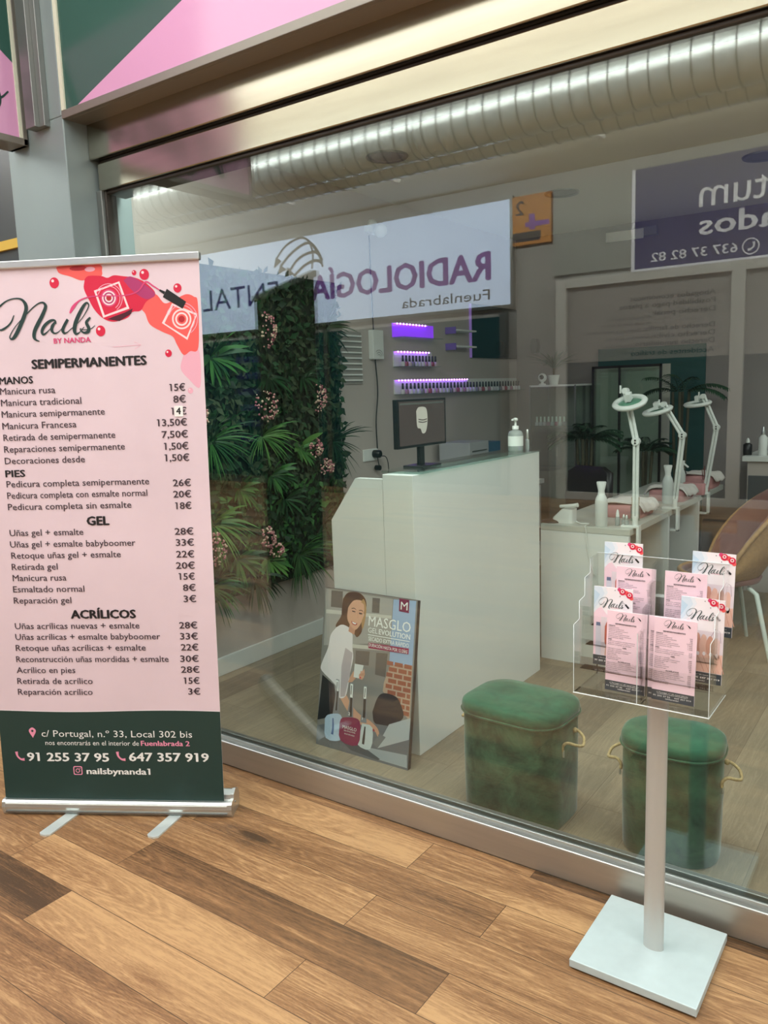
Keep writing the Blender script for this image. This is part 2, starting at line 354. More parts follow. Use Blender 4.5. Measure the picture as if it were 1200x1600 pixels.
ART = {'coral': [(344, 1941), (370, 1944), (489, 1944), (501, 1922), (495, 1905), (454, 1899), (426, 1896), (390, 1910), (354, 1922)], 'crimson': [(440, 1899), (454, 1909), (496, 1907), (518, 1900), (541, 1907), (577, 1902), (613, 1896), (649, 1877), (678, 1842), (645, 1817), (625, 1790), (597, 1787), (578, 1769), (531, 1758), (495, 1770), (467, 1799), (449, 1834), (435, 1869)], 'plum': [(572, 1889), (596, 1901), (631, 1882), (678, 1842), (646, 1826), (602, 1854)], 'coral2': [(636, 1826), (678, 1841), (708, 1810), (745, 1822), (782, 1836), (808, 1827), (820, 1806), (815, 1664), (786, 1652), (763, 1641), (742, 1676), (729, 1702), (694, 1719), (654, 1744), (640, 1779), (628, 1797)], 'rose': [(763, 1641), (814, 1664), (815, 1535), (777, 1561), (751, 1597)], 'base1': [(509, 1767), (550, 1759), (592, 1781), (598, 1798), (570, 1786), (532, 1775)], 'glass1': [(469, 1861), (558, 1887), (587, 1798), (495, 1772)], 'glass1b': [(477, 1857), (554, 1880), (578, 1804), (501, 1780)], 'glass2': [(733, 1809), (817, 1772), (779, 1689), (695, 1747)], 'glass2b': [(736, 1801), (811, 1768), (777, 1698), (704, 1746)], 'cap': [(718, 1856), (781, 1812), (768, 1790), (703, 1830)], 'BRUSH': [(381, 1792, 5.5), (394, 1811, 11.0), (417, 1831, 4.6), (450, 1841, 4.1), (491, 1843, 3.7), (573, 1841, 3.7), (620, 1853, 4.6), (647, 1881, 5.5), (671, 1868, 4.6), (693, 1853, 3.7)], 'CIRC': [(334, 1892, 16.4), (610, 1912, 7.8), (644, 1905, 16.4), (754, 1857, 13.7), (483, 1730, 16.4), (712, 1648, 11.4), (781, 1523, 9.1), (519, 1835, 28.3), (763, 1757, 32.9)]}
POSTER = {'shelf': [(7, 675), (356, 673), (356, 495), (11, 431)],
  'shelf2': [(14, 587), (354, 605), (354, 592), (14, 570)],
  'shelf3': [(155, 459), (351, 474), (351, 458), (156, 443)],
  'gap1': [(36, 672), (98, 674), (100, 603), (38, 601)],
  'gap2': [(254, 666), (292, 668), (292, 607), (255, 605)],
  'gap3': [(184, 436), (256, 443), (254, 384), (185, 377)],
  'gap4': [(289, 443), (346, 449), (341, 351), (289, 353)],
  'sky': [(359, 672), (468, 682), (468, 418), (356, 406)],
  'brick': [(362, 407), (468, 420), (470, 200), (332, 292), (336, 329)],
  'chair': [(287, 198), (309, 261), (339, 285), (396, 283), (423, 257), (439, 204), (374, 158), (303, 154)],
  'desk': [(-3, 81), (50, 100), (291, 151), (476, 165), (475, 0), (0, 0)],
  'lap': [(373, 164), (474, 211), (472, 123), (323, 55), (345, 110)],
  'key': [(296, 70), (332, 115), (361, 109), (323, 55)],
  'paper': [(246, 40), (298, 49), (468, 60), (471, 9), (301, 10)],
  'note': [(123, 50), (239, 49), (339, 14), (327, 6), (187, 16)],
  'trous': [(13, 304), (79, 272), (118, 126), (75, 133), (-1, 106)],
  'blouse': [(75, 518), (109, 534), (158, 514), (166, 445), (173, 402), (161, 335), (155, 280), (144, 235), (111, 223), (86, 273), (9, 320), (6, 353), (36, 424), (46, 481)],
  'fold': [(129, 439), (168, 423), (161, 335), (141, 234), (117, 227), (114, 360)],
  'arm': [(118, 221), (143, 245), (180, 204), (223, 175), (277, 159), (318, 136), (326, 111), (292, 125), (219, 136), (162, 173)],
  'hair': [(101, 642), (126, 672), (179, 683), (214, 661), (226, 630), (214, 591), (205, 558), (210, 521), (187, 492), (165, 509), (123, 525), (82, 516), (71, 528), (99, 576)],
  'face': [(132, 613), (162, 644), (208, 644), (216, 613), (209, 569), (193, 537), (174, 521), (153, 532), (130, 564)],
  'part': [(101, 636), (126, 669), (180, 681), (195, 659), (149, 637), (119, 584), (99, 576)],
  'smile': [(152, 556), (184, 549), (175, 540), (157, 544)],
  'eye1': [(153, 600), (171, 598), (170, 594), (155, 595)],
  'eye2': [(190, 596), (207, 595), (206, 590), (190, 590)],
  'mug': [(183, 380), (229, 381), (220, 322), (181, 323)],
  'hand': [(208, 338), (234, 367), (239, 344), (226, 319), (209, 322)],
  'wrist': [(162, 319), (179, 349), (192, 319), (174, 300), (153, 296)],
  'b1': [(41, 120), (57, 139), (109, 154), (132, 142), (137, 92), (127, 43), (51, 38)],
  'c1': [(90, 299), (107, 298), (115, 147), (81, 147), (89, 213)],
  'l1': [(90, 294), (104, 295), (106, 249), (92, 249)],
  'b2': [(122, 121), (137, 143), (204, 155), (230, 133), (222, 44), (130, 46)],
  'c2': [(168, 300), (182, 299), (191, 152), (157, 150), (166, 217)],
  'l2': [(167, 293), (181, 293), (182, 236), (169, 236)],
  'b3': [(239, 140), (292, 133), (288, 43), (220, 49), (234, 112)],
  'c3': [(239, 300), (252, 299), (261, 145), (228, 143), (238, 221)],
  'l3': [(238, 294), (251, 295), (252, 245), (239, 244)],
  'd1': [(98, 248), (105, 249), (104, 167), (95, 165)],
  'd2': [(170, 234), (182, 235), (183, 155), (170, 156)],
  'd3': [(239, 242), (252, 244), (253, 165), (240, 165)],
  'msq': [(387, 679), (436, 680), (437, 626), (389, 628)],
  'bar': [(247, 479), (447, 485), (447, 462), (248, 456)],
  'line': [(242, 513), (449, 515), (449, 512), (242, 510)]}

# ------------------------------------------------------------------ colours
GLASS = pane_mat('shop_glass', (0.90, 0.945, 0.92, 1), 0.06)
ACRYL = pane_mat('clear_acrylic', (0.985, 0.99, 0.99, 1), 0.018)
CLEAR = pane_mat('clear_glass', (0.86, 0.94, 0.91, 1), 0.06)
STEEL = mat('brushed_steel', 'aca698', 0.17, 1.0, noise=0.05, nscale=5, stretch=(0.6, 8, 8))
KICK = mat('kick_plate_steel', 'b0a99e', 0.4, 0.75, noise=0.06, nscale=5, stretch=(0.6, 8, 8))
ALU = mat('aluminium', 'd6dad8', 0.32, 0.9)
ALU_D = mat('grey_aluminium', '8d8f8c', 0.4, 0.8)
GASKET = mat('dark_gasket', '3a342e', 0.5)
PILLAR = mat('pillar_paint', '8b9898', 0.42, 0.25, noise=0.05, nscale=2.5)
FRAME_G = mat('sign_frame_grey', '8b857c', 0.4, 0.5)
FRAME_LIT = mat('lit_frame_cream', 'd8d9c4', 0.5)  # paler frame colour, light on the sign frame edge put into the colour
S_PINK = mat('sign_pink', 'd39abf', 0.14, emit=0.03)
S_GREEN = mat('sign_green', '36584f', 0.14, emit=0.06)
WHITE = mat('white_lacquer', 'dcdedb', 0.35, noise=0.02, nscale=3)
WHITE_P = mat('white_plastic', 'e8eae6', 0.35)
WALL_L = mat('wall_paint_pale', 'bdb3ac', 0.8, noise=0.03, nscale=2)
WALL_B = mat('wall_paint_taupe', '8d8684', 0.8, noise=0.04, nscale=2)
CEIL_M = mat('mall_ceiling_paint', 'ded8c4', 0.8, noise=0.02, nscale=1.5)
CEIL_S = mat('salon_ceiling_paint', 'cfcabc', 0.85)
BLACK = mat('black_plastic', '17181a', 0.35)
DARK = mat('dark_print', '15191b', 0.6)
INK = mat('text_black', '1d1a1e', 0.6)
INK_S = mat('text_dark_grey', '45363e', 0.6)
LGREEN = mat('logo_green', '1f3a38', 0.6)
CRIM = mat('print_crimson', 'd81f45', 0.5)
CORAL = mat('print_coral', 'f2605c', 0.5)
PLUM = mat('print_plum', 'b0366f', 0.5)
ROSE = mat('print_rose', 'eeb0c4', 0.5)
PALE = mat('print_pale', 'f9dcdf', 0.5)
DRED = mat('print_dark_red', 'b52530', 0.5)
HOTP = mat('print_hot_pink', 'd9487c', 0.5)
PINK_P = mat('banner_pink', 'e6d0da', 0.5, noise=0.05, nscale=2.6)
PINK_F = mat('leaflet_pink', 'f6d6e2', 0.4)
WHITE_F = mat('leaflet_white', 'f6eef2', 0.35)
BLUE_F = mat('leaflet_pale_blue', 'c5dcee', 0.35)
GREEN_P = mat('banner_green', '1f3d39', 0.45)
WHITE_T = mat('text_white', 'f4f4f2', 0.5)
LPINK_T = mat('text_light_pink', 'f29ab8', 0.5)
SLATE = mat('leaflet_slate', '3b444b', 0.4)
SKIN = mat('print_skin', 'ebbfae', 0.4)
SKIN_D = mat('print_skin_shade', 'd9a18e', 0.4)

FLOOR = wood_mat('brown_oak_boards', ('4e3926', '8c6644', 'bf976a'), 'X', 1.164, 0.163, (0.98+1.164*27, 0.03+0.163*50, 0), 0.42)
FLOOR_S = wood_mat('grey_oak_boards', ('5f5345', '7f725f', '998b75'), 'Y', 1.3, 0.19, (0, 0.05, 0), 0.45, 0.75)

# ------------------------------------------------------------------ setting: mall
G = 2.155                                     # front face of the glass
struct('floor', MB().box((-18, -6.0, -0.1), (8, 2.13, 0), FLOOR))
struct('floor_salon', MB().box((-4.2, 2.13, -0.1), (2.0, 6.9, 0), FLOOR_S))
struct('ceiling', MB().box((-18, -6.0, 4.17), (8, 2.2, 4.3), CEIL_M))
struct('ceiling_salon', MB().box((-3.3, 2.25, 2.75), (1.6, 6.7, 2.85), CEIL_S))
struct('wall_opposite', MB().box((-18, -6.0, 0), (8, -5.78, 4.17), mat('facade_grey_beige', 'aeaba5', 0.7, noise=0.03, nscale=1)))
struct('wall_left', MB().box((-3.32, 2.16, 0), (-3.17, 6.7, 2.75), WALL_L))
struct('wall_back', MB().box((-3.32, 6.55, 0), (1.6, 6.7, 2.75), WALL_B))
struct('wall_right', MB().box((1.5, 2.25, 0), (1.65, 6.7, 2.75), WALL_B))
struct('wall_neighbour', MB().box((-18, 2.1, 0), (-3.3, 2.24, 4.17), mat('neighbour_dark_panel', '4c5154', 0.25))
       .box((-18, 2.085, 2.185), (-3.3, 2.1, 2.225), mat('yellow_strip', 'd9b23c', 0.5)))
struct('baseboard_left', MB().box((-3.17, 2.3, 0), (-3.155, 6.5, 0.1), WHITE), 0.003)
struct('baseboard_back', MB().box((-3.1, 6.535, 0), (1.5, 6.55, 0.1), WHITE), 0.003)
# pillar left of the shopfront
struct('trim_pillar', MB().box((-3.29, 2.0, 0), (-2.895, 2.3, 2.6), PILLAR).box((-3.29, 2.0, 2.6), (-2.9, 2.3, 4.17), PILLAR), 0.004)
# header panels over the glass
hd = MB()
hd.box((-2.895, 2.105, 2.455), (1.6, 2.25, 2.75), STEEL).box((-2.88, 2.13, 2.338), (1.6, 2.25, 2.444), STEEL)
hd.box((-2.88, 2.138, 2.444), (1.6, 2.25, 2.455), GASKET).box((-2.87, 2.145, 2.326), (1.6, 2.25, 2.338), GASKET)
struct('trim_header', hd, 0.004)
struct('wall_above_sign', MB().box((-2.9, 2.14, 2.6), (8, 2.25, 4.17), PILLAR))

# shop window
wroot = bpy.data.objects.new('window_1', None); COL.objects.link(wroot); wroot.location = (-2.86, G, 0); wroot['kind'] = 'structure'
def wl(mb): mb.V = [(x+2.86, y-G, z) for x, y, z in mb.V]; return mb
wl(MB().box((-2.855, G, 0.10), (1.5, G+0.01, 2.33), GLASS)).build('glass_pane', wroot)
wl(MB().box((-2.9, 2.128, 0.004), (1.6, 2.23, 0.098), KICK).box((-2.9, 2.135, 0.0), (1.6, 2.23, 0.004), GASKET)).build('kick_plate', wroot, bevel=0.002)
b_ = MB()
b_.tube([(-2.88, 2.131, 0.1), (1.6, 2.131, 0.1)], 0.0035, ALU, 8).box((-2.88, 2.131, 0.096), (1.6, 2.152, 0.104), ALU_D)
b_.box((-2.88, 2.146, 0.102), (1.6, 2.1545, 0.117), ALU).box((-2.88, 2.166, 0.098), (1.6, 2.185, 0.125), ALU_D)
wl(b_).build('glazing_bead', wroot, bevel=0.0015)
wl(MB().box((-2.895, 2.125, 0.1), (-2.862, 2.2, 2.34), ALU_D).box((-2.862, 2.14, 0.1), (-2.852, 2.19, 2.34), GASKET)).build('side_jamb', wroot, bevel=0.003)

# ------------------------------------------------------------------ opposite shopfronts (seen mirrored in the glass)
OY = -5.72
t = thing('illuminated_sign', 'long white backlit sign with purple letters over the shop across the passage', 'sign', (-8.15, OY, 2.6))
def ol(mb, ox, oz): mb.V = [(x-ox, y-OY, z-oz) for x, y, z in mb.V]; return mb
LB = mat('lightbox_face', 'c3d4ee', 0.4, emit=2.6)
PUR = mat('sign_purple', '7a449c', 0.5, emit=0.9); IND = mat('sign_indigo', '4c3d8c', 0.5, emit=0.4); OLV = mat('sign_olive', '6a6456', 0.5)
m = MB().box((-11.4, OY-0.1, 2.6), (-4.94, OY-0.002, 3.95), LB)
m.page((0, OY, 0), (-1, 0, 0), (0, 0, 1), (0, 1, 0))
m.text('RADIOLOGÍA', 5.245, 2.955, 3.16, 0.53, PUR, 3, 0.035); m.text('DENTAL', 8.66, 2.985, 2.26, 0.51, IND, 3)
m.text('Fuenlabrada', 5.25, 2.69, 1.45, 0.2, DARK, 3)
for arc, wd in (([(-9.11, 3.69), (-8.92, 3.85), (-8.68, 3.93), (-8.5, 3.92), (-8.34, 3.79), (-8.22, 3.61), (-8.16, 3.45)], .035),
                ([(-9.03, 3.56), (-8.81, 3.72), (-8.55, 3.83), (-8.38, 3.83), (-8.26, 3.71), (-8.18, 3.58)], .045),
                ([(-8.87, 3.44), (-8.66, 3.62), (-8.43, 3.69), (-8.26, 3.67), (-8.16, 3.54)], .045),
                ([(-8.77, 3.37), (-8.53, 3.51), (-8.31, 3.56), (-8.16, 3.51)], .045), ([(-8.4, 3.85), (-8.35, 3.66), (-8.38, 3.44)], .035)):
    m.stroke([(-x, z, wd) for x, z in arc], OLV, 3)
for tri in ([(-9.19, 3.53), (-9.13, 3.71), (-9.01, 3.63)], [(-9.11, 3.43), (-9.05, 3.58), (-8.91, 3.49)], [(-8.96, 3.38), (-8.89, 3.53), (-8.75, 3.4)]):
    m.poly([(-x, z) for x, z in tri], OLV, 4)
ol(m, -8.15, 2.6).build('sign_face', t)
ol(MB().box((-11.44, OY-0.12, 2.56), (-4.9, OY-0.0, 2.6), ALU_D).box((-11.44, OY-0.12, 3.95), (-4.9, OY, 3.99), ALU_D)
   .box((-4.94, OY-0.12, 2.56), (-4.9, OY+0.004, 3.99), ALU_D).box((-11.44, OY-0.12, 2.56), (-11.4, OY+0.004, 3.99), ALU_D), -8.15, 2.6).build('sign_frame', t)

t = thing('wall_sign', 'orange sign with a purple cross and figure 2 between the two shop signs', 'sign', (-4.63, OY, 3.34))
m = MB().box((-4.9, OY-0.06, 3.34), (-4.36, OY, 3.96), mat('orange_print', 'd8913a', 0.6)).page((0, OY, 0), (-1, 0, 0), (0, 0, 1), (0, 1, 0))
DB = mat('sign_dark_band', '3d3338', 0.6)
m.poly([(4.5, 3.38), (4.9, 3.38), (4.9, 3.5), (4.5, 3.5)], DB); m.poly([(4.38, 3.56), (4.72, 3.56), (4.72, 3.62), (4.38, 3.62)], PUR)
m.poly([(4.58, 3.52), (4.66, 3.52), (4.66, 3.72), (4.58, 3.72)], PUR, 2); m.text('2', 4.74, 3.72, None, 0.26, DB, 2, 0.02)
ol(m, -4.63, 3.34).build('sign_panel', t)

t = thing('fascia_sign', 'dark purple sign with white lettering above the law office across the passage', 'sign', (-1.5, OY, 2.83))
PV = mat('sign_violet', '33306e', 0.5, emit=0.2)
m = MB().box((-3.27, OY-0.1, 2.86), (1.0, OY, 4.02), PV).page((0, OY, 0), (-1, 0, 0), (0, 0, 1), (0, 1, 0))
WL = mat('sign_letter_white', 'dcdce0', 0.5, emit=1.0)
m.text('tum', 1.79, 3.48, 0.74, 0.46, WL, 3); m.text('ados', 1.7, 3.17, 0.82, 0.33, WL, 3, 0.02)
m.text('637 37 82 82', 2.1, 2.93, 0.97, 0.15, WL, 3, 0.015)
ring = [(1.96+0.085*math.cos(a*math.pi/12), 2.975+0.085*math.sin(a*math.pi/12), 0.014) for a in range(25)]
m.stroke(ring, WL, 3, 1); m.stroke([(1.93, 3.02, .03), (1.925, 2.98, .02), (1.95, 2.95, .018), (1.99, 2.935, .03)], WL, 3)
ol(m, -1.5, 2.83).build('sign_panel', t)
ol(MB().box((-3.31, OY-0.1, 2.83), (1.0, OY+0.01, 2.86), WL).box((-3.31, OY-0.1, 2.86), (-3.27, OY+0.01, 4.02), WL), -1.5, 2.83).build('sign_border', t)

WFR = mat('white_window_frame', 'd9d7cf', 0.45)
wo = bpy.data.objects.new('window_2', None); COL.objects.link(wo); wo.location = (-2, OY, 0); wo['kind'] = 'structure'
f = MB()
for x0, x1 in ((-4.27, -4.13), (-2.14, -1.99), (0.6, 0.75)): f.box((x0, OY-0.04, 0), (x1, OY+0.06, 2.83), WFR)
f.box((-4.27, OY-0.04, 2.72), (2, OY+0.05, 2.83), WFR).box((-4.27, OY-0.04, 0.0), (2, OY+0.05, 0.1), WFR)
ol(f, -2, 0).build('window_frame', wo, bevel=0.004)
DG = mat('dark_office_glass', '2e3436', 0.12); VB = mat('window_vinyl_taupe', 'a09a94', 0.6)
m = MB().box((-4.13, OY-0.03, 0.1), (2, OY, 2.72), DG).page((0, OY, 0), (-1, 0, 0), (0, 0, 1), (0, 1, 0))
m.poly([(-2, 1.78), (4.13, 1.78), (4.13, 2.72), (-2, 2.72)], VB, 2)
for z in (1.7, 1.56, 1.42): m.poly([(-2, z-.025), (4.13, z-.025), (4.13, z+.025), (-2, z+.025)], BLACK, 2)
for s, z, wd in (('Abogados económicos', 2.49, 1.0), ('Posibilidad pago a plazos', 2.4, 1.13), ('Derecho penal:', 2.3, .72), ('Derecho de familia:', 2.12, .83),
                 ('Derecho civil:', 2.03, .66), ('Derecho inmobiliario:', 1.94, .95), ('Accidentes de tráfico', 1.83, .98)):
    m.text(s, 2.32, z, wd, 0.085, INK, 4, 0.02)
for s, u, z, wd in (('defensa y acusación', 3.06, 2.27, .55), ('en toda clase de delitos', 3.06, 2.2, .62), ('divorcios y separaciones', 3.18, 2.12, .7), ('Reclamaciones de deudas', 3.0, 2.03, .62), ('Desahucios', 3.29, 1.94, .33)):
    m.text(s, u, z, wd, 0.055, INK_S, 4)
ol(m, -2, 0).build('window_pane', wo)
struct('trim_1', MB().box((-4.33, OY-0.06, 2.9), (2, OY-0.02, 4.0), mat('fascia_grey', 'a8aaa2', 0.5)))
wr = MB().box((-11.2, OY-0.05, 0.12), (-5.1, OY-0.02, 2.45), mat('teal_office_glass', '1f4a50', 0.12, emit=0.0))
wr.page((0, OY-0.02, 0), (-1, 0, 0), (0, 0, 1), (0, 1, 0))
NB = mat('vinyl_navy', '2a3474', 0.5)
for k in range(6): wr.poly([(9.2, 2.05-.27*k), (10.2, 2.05-.27*k), (10.2, 2.16-.27*k), (9.2, 2.16-.27*k)], NB, 2)
for x0, x1 in ((-11.3, -11.2), (-8.2, -8.12), (-5.1, -5.0)): wr.box((x0, OY-0.06, 0), (x1, OY+0.02, 2.5), ALU_D)
wr.box((-11.2, OY-0.06, 0), (-5.0, OY+0.02, 0.12), ALU_D)
struct('window_3', wr)

# ventilation ducts under the mall ceiling
DUCT = mat('galvanised_duct', 'e3e8e4', 0.3, 0.6, noise=0.05, nscale=6)
def duct(y, z, r, label):
    t = thing('ventilation_duct', label, 'duct', (-4, y, z))
    m = MB().tube([(-11, 0, 0), (11, 0, 0)], r, DUCT, 32); m.build('pipe', t)
    s = MB()
    for k in range(148):                                # lock seams of the spiral pipe
        x = -11+k*0.15
        s.lathe([(r-.002, -.006), (r+.008, -.005), (r+.008, .005), (r-.002, .006)], (x, 0, 0), ALU_D, 28, 'x')
    o = s.build('spiral_seam', t)
    for x in (-9, -6, -3, 0, 3, 6):
        MB().lathe([(r+.008, -.015), (r+.01, .015)], (x, 0, 0), ALU, 28, 'x').tube([(x, 0, r+.006), (x, 0, 4.168-z)], .006, ALU, 6).build('hanger', t)
duct(-2.12, 3.77, 0.22, 'galvanised spiral duct hanging under the passage ceiling, nearest the salon window')
duct(-3.1, 3.9, 0.17, 'thinner galvanised spiral duct under the passage ceiling, nearest the shops opposite')

# ------------------------------------------------------------------ shop signs above and beside the window
t = thing('fascia_sign', 'pink and dark green sign box over the salon window', 'sign', (-2.9, 2.0, 2.588))
X0 = -2.9
m = MB().box((0.025, 0.006, 0.03), (4.4, 0.1, 1.55), S_GREEN)
m.page((0, 0.006, 0), (1, 0, 0), (0, 0, 1), (0, -1, 0))
m.poly([(0.095, 0.03), (0.74, 0.235), (1.64, 1.55), (4.4, 1.55), (4.4, 0.03)], S_PINK, 2)
m.build('sign_face', t)
m = MB().box((0, 0, 0), (4.5, 0.02, 0.03), FRAME_G).box((0, 0.02, 0), (4.5, 0.138, 0.012), FRAME_G).box((0, 0.02, 0), (0.006, 0.138, 1.58), FRAME_G)
m.build('sign_frame', t, bevel=0.002)
MB().box((0.004, -0.001, 0.03), (0.026, 0.02, 1.58), FRAME_LIT).build('lit_edge_strip', t)  # lit edge of the frame laid on as a paler strip

t = thing('blade_sign', 'pink and green sign box sticking out from the grey pillar', 'sign', (-3.19, 1.51, 2.53))
m = MB().box((-0.05, -0.465, 0.03), (0.052, 0.465, 1.4), S_PINK)
m.page((0.052, 0, 0), (0, 1, 0), (0, 0, 1), (1, 0, 0))
m.poly([(0.465, 0.3), (0.465, 1.4), (-0.465, 1.4), (-0.465, 1.0)], S_GREEN, 2)
for st in (LOGO_N, LOGO_AIL, LOGO_S):
    m.stroke([((x-285)*2.35/1000, (y-1704)*3.3/1000+0.05, q*3.4/1000) for x, y, q in st], LGREEN, 4, 6)
m.build('sign_face', t)
m = MB()
m.box((-0.06, -0.485, 0), (0.06, 0.485, 0.028), FRAME_G).box((-0.06, 0.465, 0), (0.06, 0.485, 1.42), FRAME_G).box((-0.06, -0.485, 0), (0.06, -0.465, 1.42), FRAME_G)
m.build('sign_frame', t, bevel=0.003)
m = MB().box((0.053, 0.452, 0.028), (0.058, 0.466, 1.42), FRAME_LIT); m.build('lit_edge_strip', t)
t = MB().box((-3.075, 1.955, 2.575), (-3.012, 2.0, 4.0), ALU_D).box((-3.012, 1.975, 2.575), (-2.978, 2.0, 4.0), ALU_D).build('steel_channel', bevel=0.002)
tag(t, 'galvanised steel channel fixed upright on the grey pillar between two signs', 'channel')
for x, l in ((-3.27, 'slim white strip light on the passage ceiling, mirrored above the orange sign'), (-5.95, 'slim white strip light on the passage ceiling, middle one of three'), (-7.73, 'slim white strip light on the passage ceiling, nearest the blade sign in the glass')):
    t = thing('strip_light', l, 'light', (x, -4.25, 4.17), 0, 'strip lights on the passage ceiling')
    MB().box((-.03, -.35, -.045), (.03, .35, 0), WHITE_P).build('housing', t, bevel=.004)
    MB().box((-.024, -.34, -.055), (.024, .34, -.045), WALL_L).build('diffuser', t)

# ------------------------------------------------------------------ roll-up banner
RB = thing('roll_up_banner', 'tall pink roll-up banner with a price list and dark green foot', 'banner', (-2.776, 1.415, 0), math.radians(30.04))
prof = [(0.006, 0.0), (0.0, 0.012), (-0.004, 0.03), (0.0, 0.047), (0.008, 0.053), (0.03, 0.055), (0.034, 0.07), (0.06, 0.08), (0.085, 0.07), (0.1, 0.045), (0.1, 0.015), (0.09, 0.0)]
m = MB().prism(prof, 0.006, 0.85, ALU, 'x').box((0.01, -0.006, 0.012), (0.845, 0.0, 0.016), ALU_D).box((0.01, -0.005, 0.043), (0.845, 0.002, 0.0455), WHITE_P)
m.build('cassette', RB)
for x0, x1 in ((-0.004, 0.006), (0.85, 0.862)):
    MB().prism([(y*1.04-.001, z*1.04) for y, z in prof], x0, x1, ALU, 'x').ball((x1 if x0 > .5 else x0, 0.045, 0.04), .004, ALU_D, 6).build('end_cap', RB, bevel=0.002)
for tx, bx in ((0.226, 0.262), (0.617, 0.653)):
    d = Vector((bx-tx, 0.16, 0)).normalized(); q = Vector((d.y, -d.x, 0))
    tip = Vector((tx, -0.135, 0.0)); end = Vector((bx+.006, 0.03, 0.0)); w2 = 0.0225
    pts = [end-q*w2, tip-q*w2+d*.004, tip-q*w2*.55-d*.006, tip+q*w2*.4-d*.007, tip+q*w2+d*.002, end+q*w2]
    MB().prism([(p.x, p.y) for p in pts], 0.0, 0.006, mat('foot_aluminium', 'e2eceb', 0.35, 0.5), 'z').build('foot', RB, bevel=0.0015)
LEAN = 0.0198
def price_print(m, hw=None, logo=True):
    for st in (LOGO_N, LOGO_AIL, LOGO_S): m.stroke([(x/1000, y/1000, q/1000) for x, y, q in st], LGREEN, 6, 6, 1.08)
def price_text(m, fat=True):
    for s, u, v, wd, k in PRICE_TEXT:
        a = dict(r=(0.0325, INK_S, 0.008), p=(0.0335, INK_S, 0.02), b=(0.034, INK, 0.035), h=(0.043, INK, 0.05), y=(0.024, HOTP, 0.03),
                 w=(0.036, WHITE_T, 0), k=(0.027, LPINK_T, 0.025), W=(0.046, WHITE_T, 0.03))[k]
        sz = a[0]
        if s.startswith('nos'): sz = 0.026
        if s.startswith('nailsby'): sz = 0.033
        m.text(s, u/1000, v/1000, wd/1000, sz, a[1], 6, a[2] if fat else 0)
m = MB()
m.page((-0.06*LEAN, 0.02, 0), (1, 0, 0), (LEAN, 0, 1), (0, -1, 0))
BACK = mat('banner_back_grey', '6e695f', 0.7)
# sheet: front print, back and thin edges
def sheet(u0, v0, u1, v1, th, mf, mb_):
    A = [m.pp(u, v, 0) for u, v in ((u0, v0), (u1, v0), (u1, v1), (u0, v1))]; B = [p+np.array([0, th, 0]) for p in A]
    m.add(A, [(0, 1, 2, 3)], mf); m.add(B, [(3, 2, 1, 0)], mb_)
    m.add(A+B, [(0, 4, 5, 1), (1, 5, 6, 2), (2, 6, 7, 3), (3, 7, 4, 0)], WHITE_F)
sheet(0, 0.05, 0.83, 1.947, 0.0012, PINK_P, BACK)
gr = [(0, .052), (.83, .052)] + [(.83*(1-i/20), .394+.0035*math.sin(i/20*math.pi*2.2)) for i in range(21)]
m.poly(gr, GREEN_P, 1)
m.stroke([(.83*(1-i/20), .395+.0035*math.sin(i/20*math.pi*2.2), .0025) for i in range(21)], WHITE_F, 1.5, 1)
mm = lambda k: [(x/1000, min(y, 1944)/1000) for x, y in ART[k]]
m.blob(mm('rose'), ROSE, 1.2); m.blob(mm('coral2'), CORAL, 1.6); m.blob(mm('coral'), CORAL, 1.6); m.blob(mm('crimson'), CRIM, 2); m.blob(mm('plum'), PLUM, 2.4)
for u, v, r, c in ((.42, 1.935, .05, DRED), (.46, 1.93, .03, ROSE)): m.disc(u, v, r*.6, c, 2.2, 16, .008)
m.poly(mm('base1'), mat('print_black_red', '4a1526', 0.5), 2.6); m.poly(mm('glass1'), PALE, 2.8); m.poly(mm('glass1b'), CRIM, 3)
m.poly(mm('glass2'), PALE, 2.8); m.poly(mm('glass2b'), CORAL, 3)
for (u, v, r), cols in ((ART['CIRC'][7], (HOTP, PALE, PLUM, PALE, DRED)), (ART['CIRC'][8], (PALE, CORAL, PALE, CORAL, DRED))):
    for rr in (1.35, 1.62): m.stroke([(u/1000+r/1000*rr*math.cos(a*.2-1), v/1000+r/1000*rr*math.sin(a*.2-1), .0022) for a in range(20)], ROSE, 3.1, 1)
    for i, c in enumerate(cols): m.disc(u/1000, v/1000, r/1000*(1-.17*i), c, 3.2+.3*i, 28)
m.stroke([(x/1000, y/1000, q/1000) for x, y, q in ART['BRUSH']], HOTP, 5)
m.poly(mm('cap'), DARK, 5.2); m.stroke([(.693, 1.853, .006), (.71, 1.843, .01)], DARK, 5.2, 1)
for u, v, r in ART['CIRC'][:7]:
    m.disc(u/1000, v/1000, r/1000, ROSE if u == 781 else CRIM, 3, 20, r/1000*1.08); m.disc(u/1000-r*.0003, v/1000+r*.0004, r*.0003, PALE, 3.3, 10)
price_print(m); price_text(m)
m.poly([(.722, 1.438), (.752, 1.438), (.752, 1.474), (.722, 1.474)], WHITE_T, 7); m.text('4', .729, 1.446, None, .032, INK, 8, .03)
m.stroke([(.522, 1.676, .0012), (.619, 1.679, .0012)], ROSE, 4, 1); m.stroke([(.597, 1.69, .0012), (.619, 1.679, .0012), (.597, 1.666, .0012)], ROSE, 4, 1)
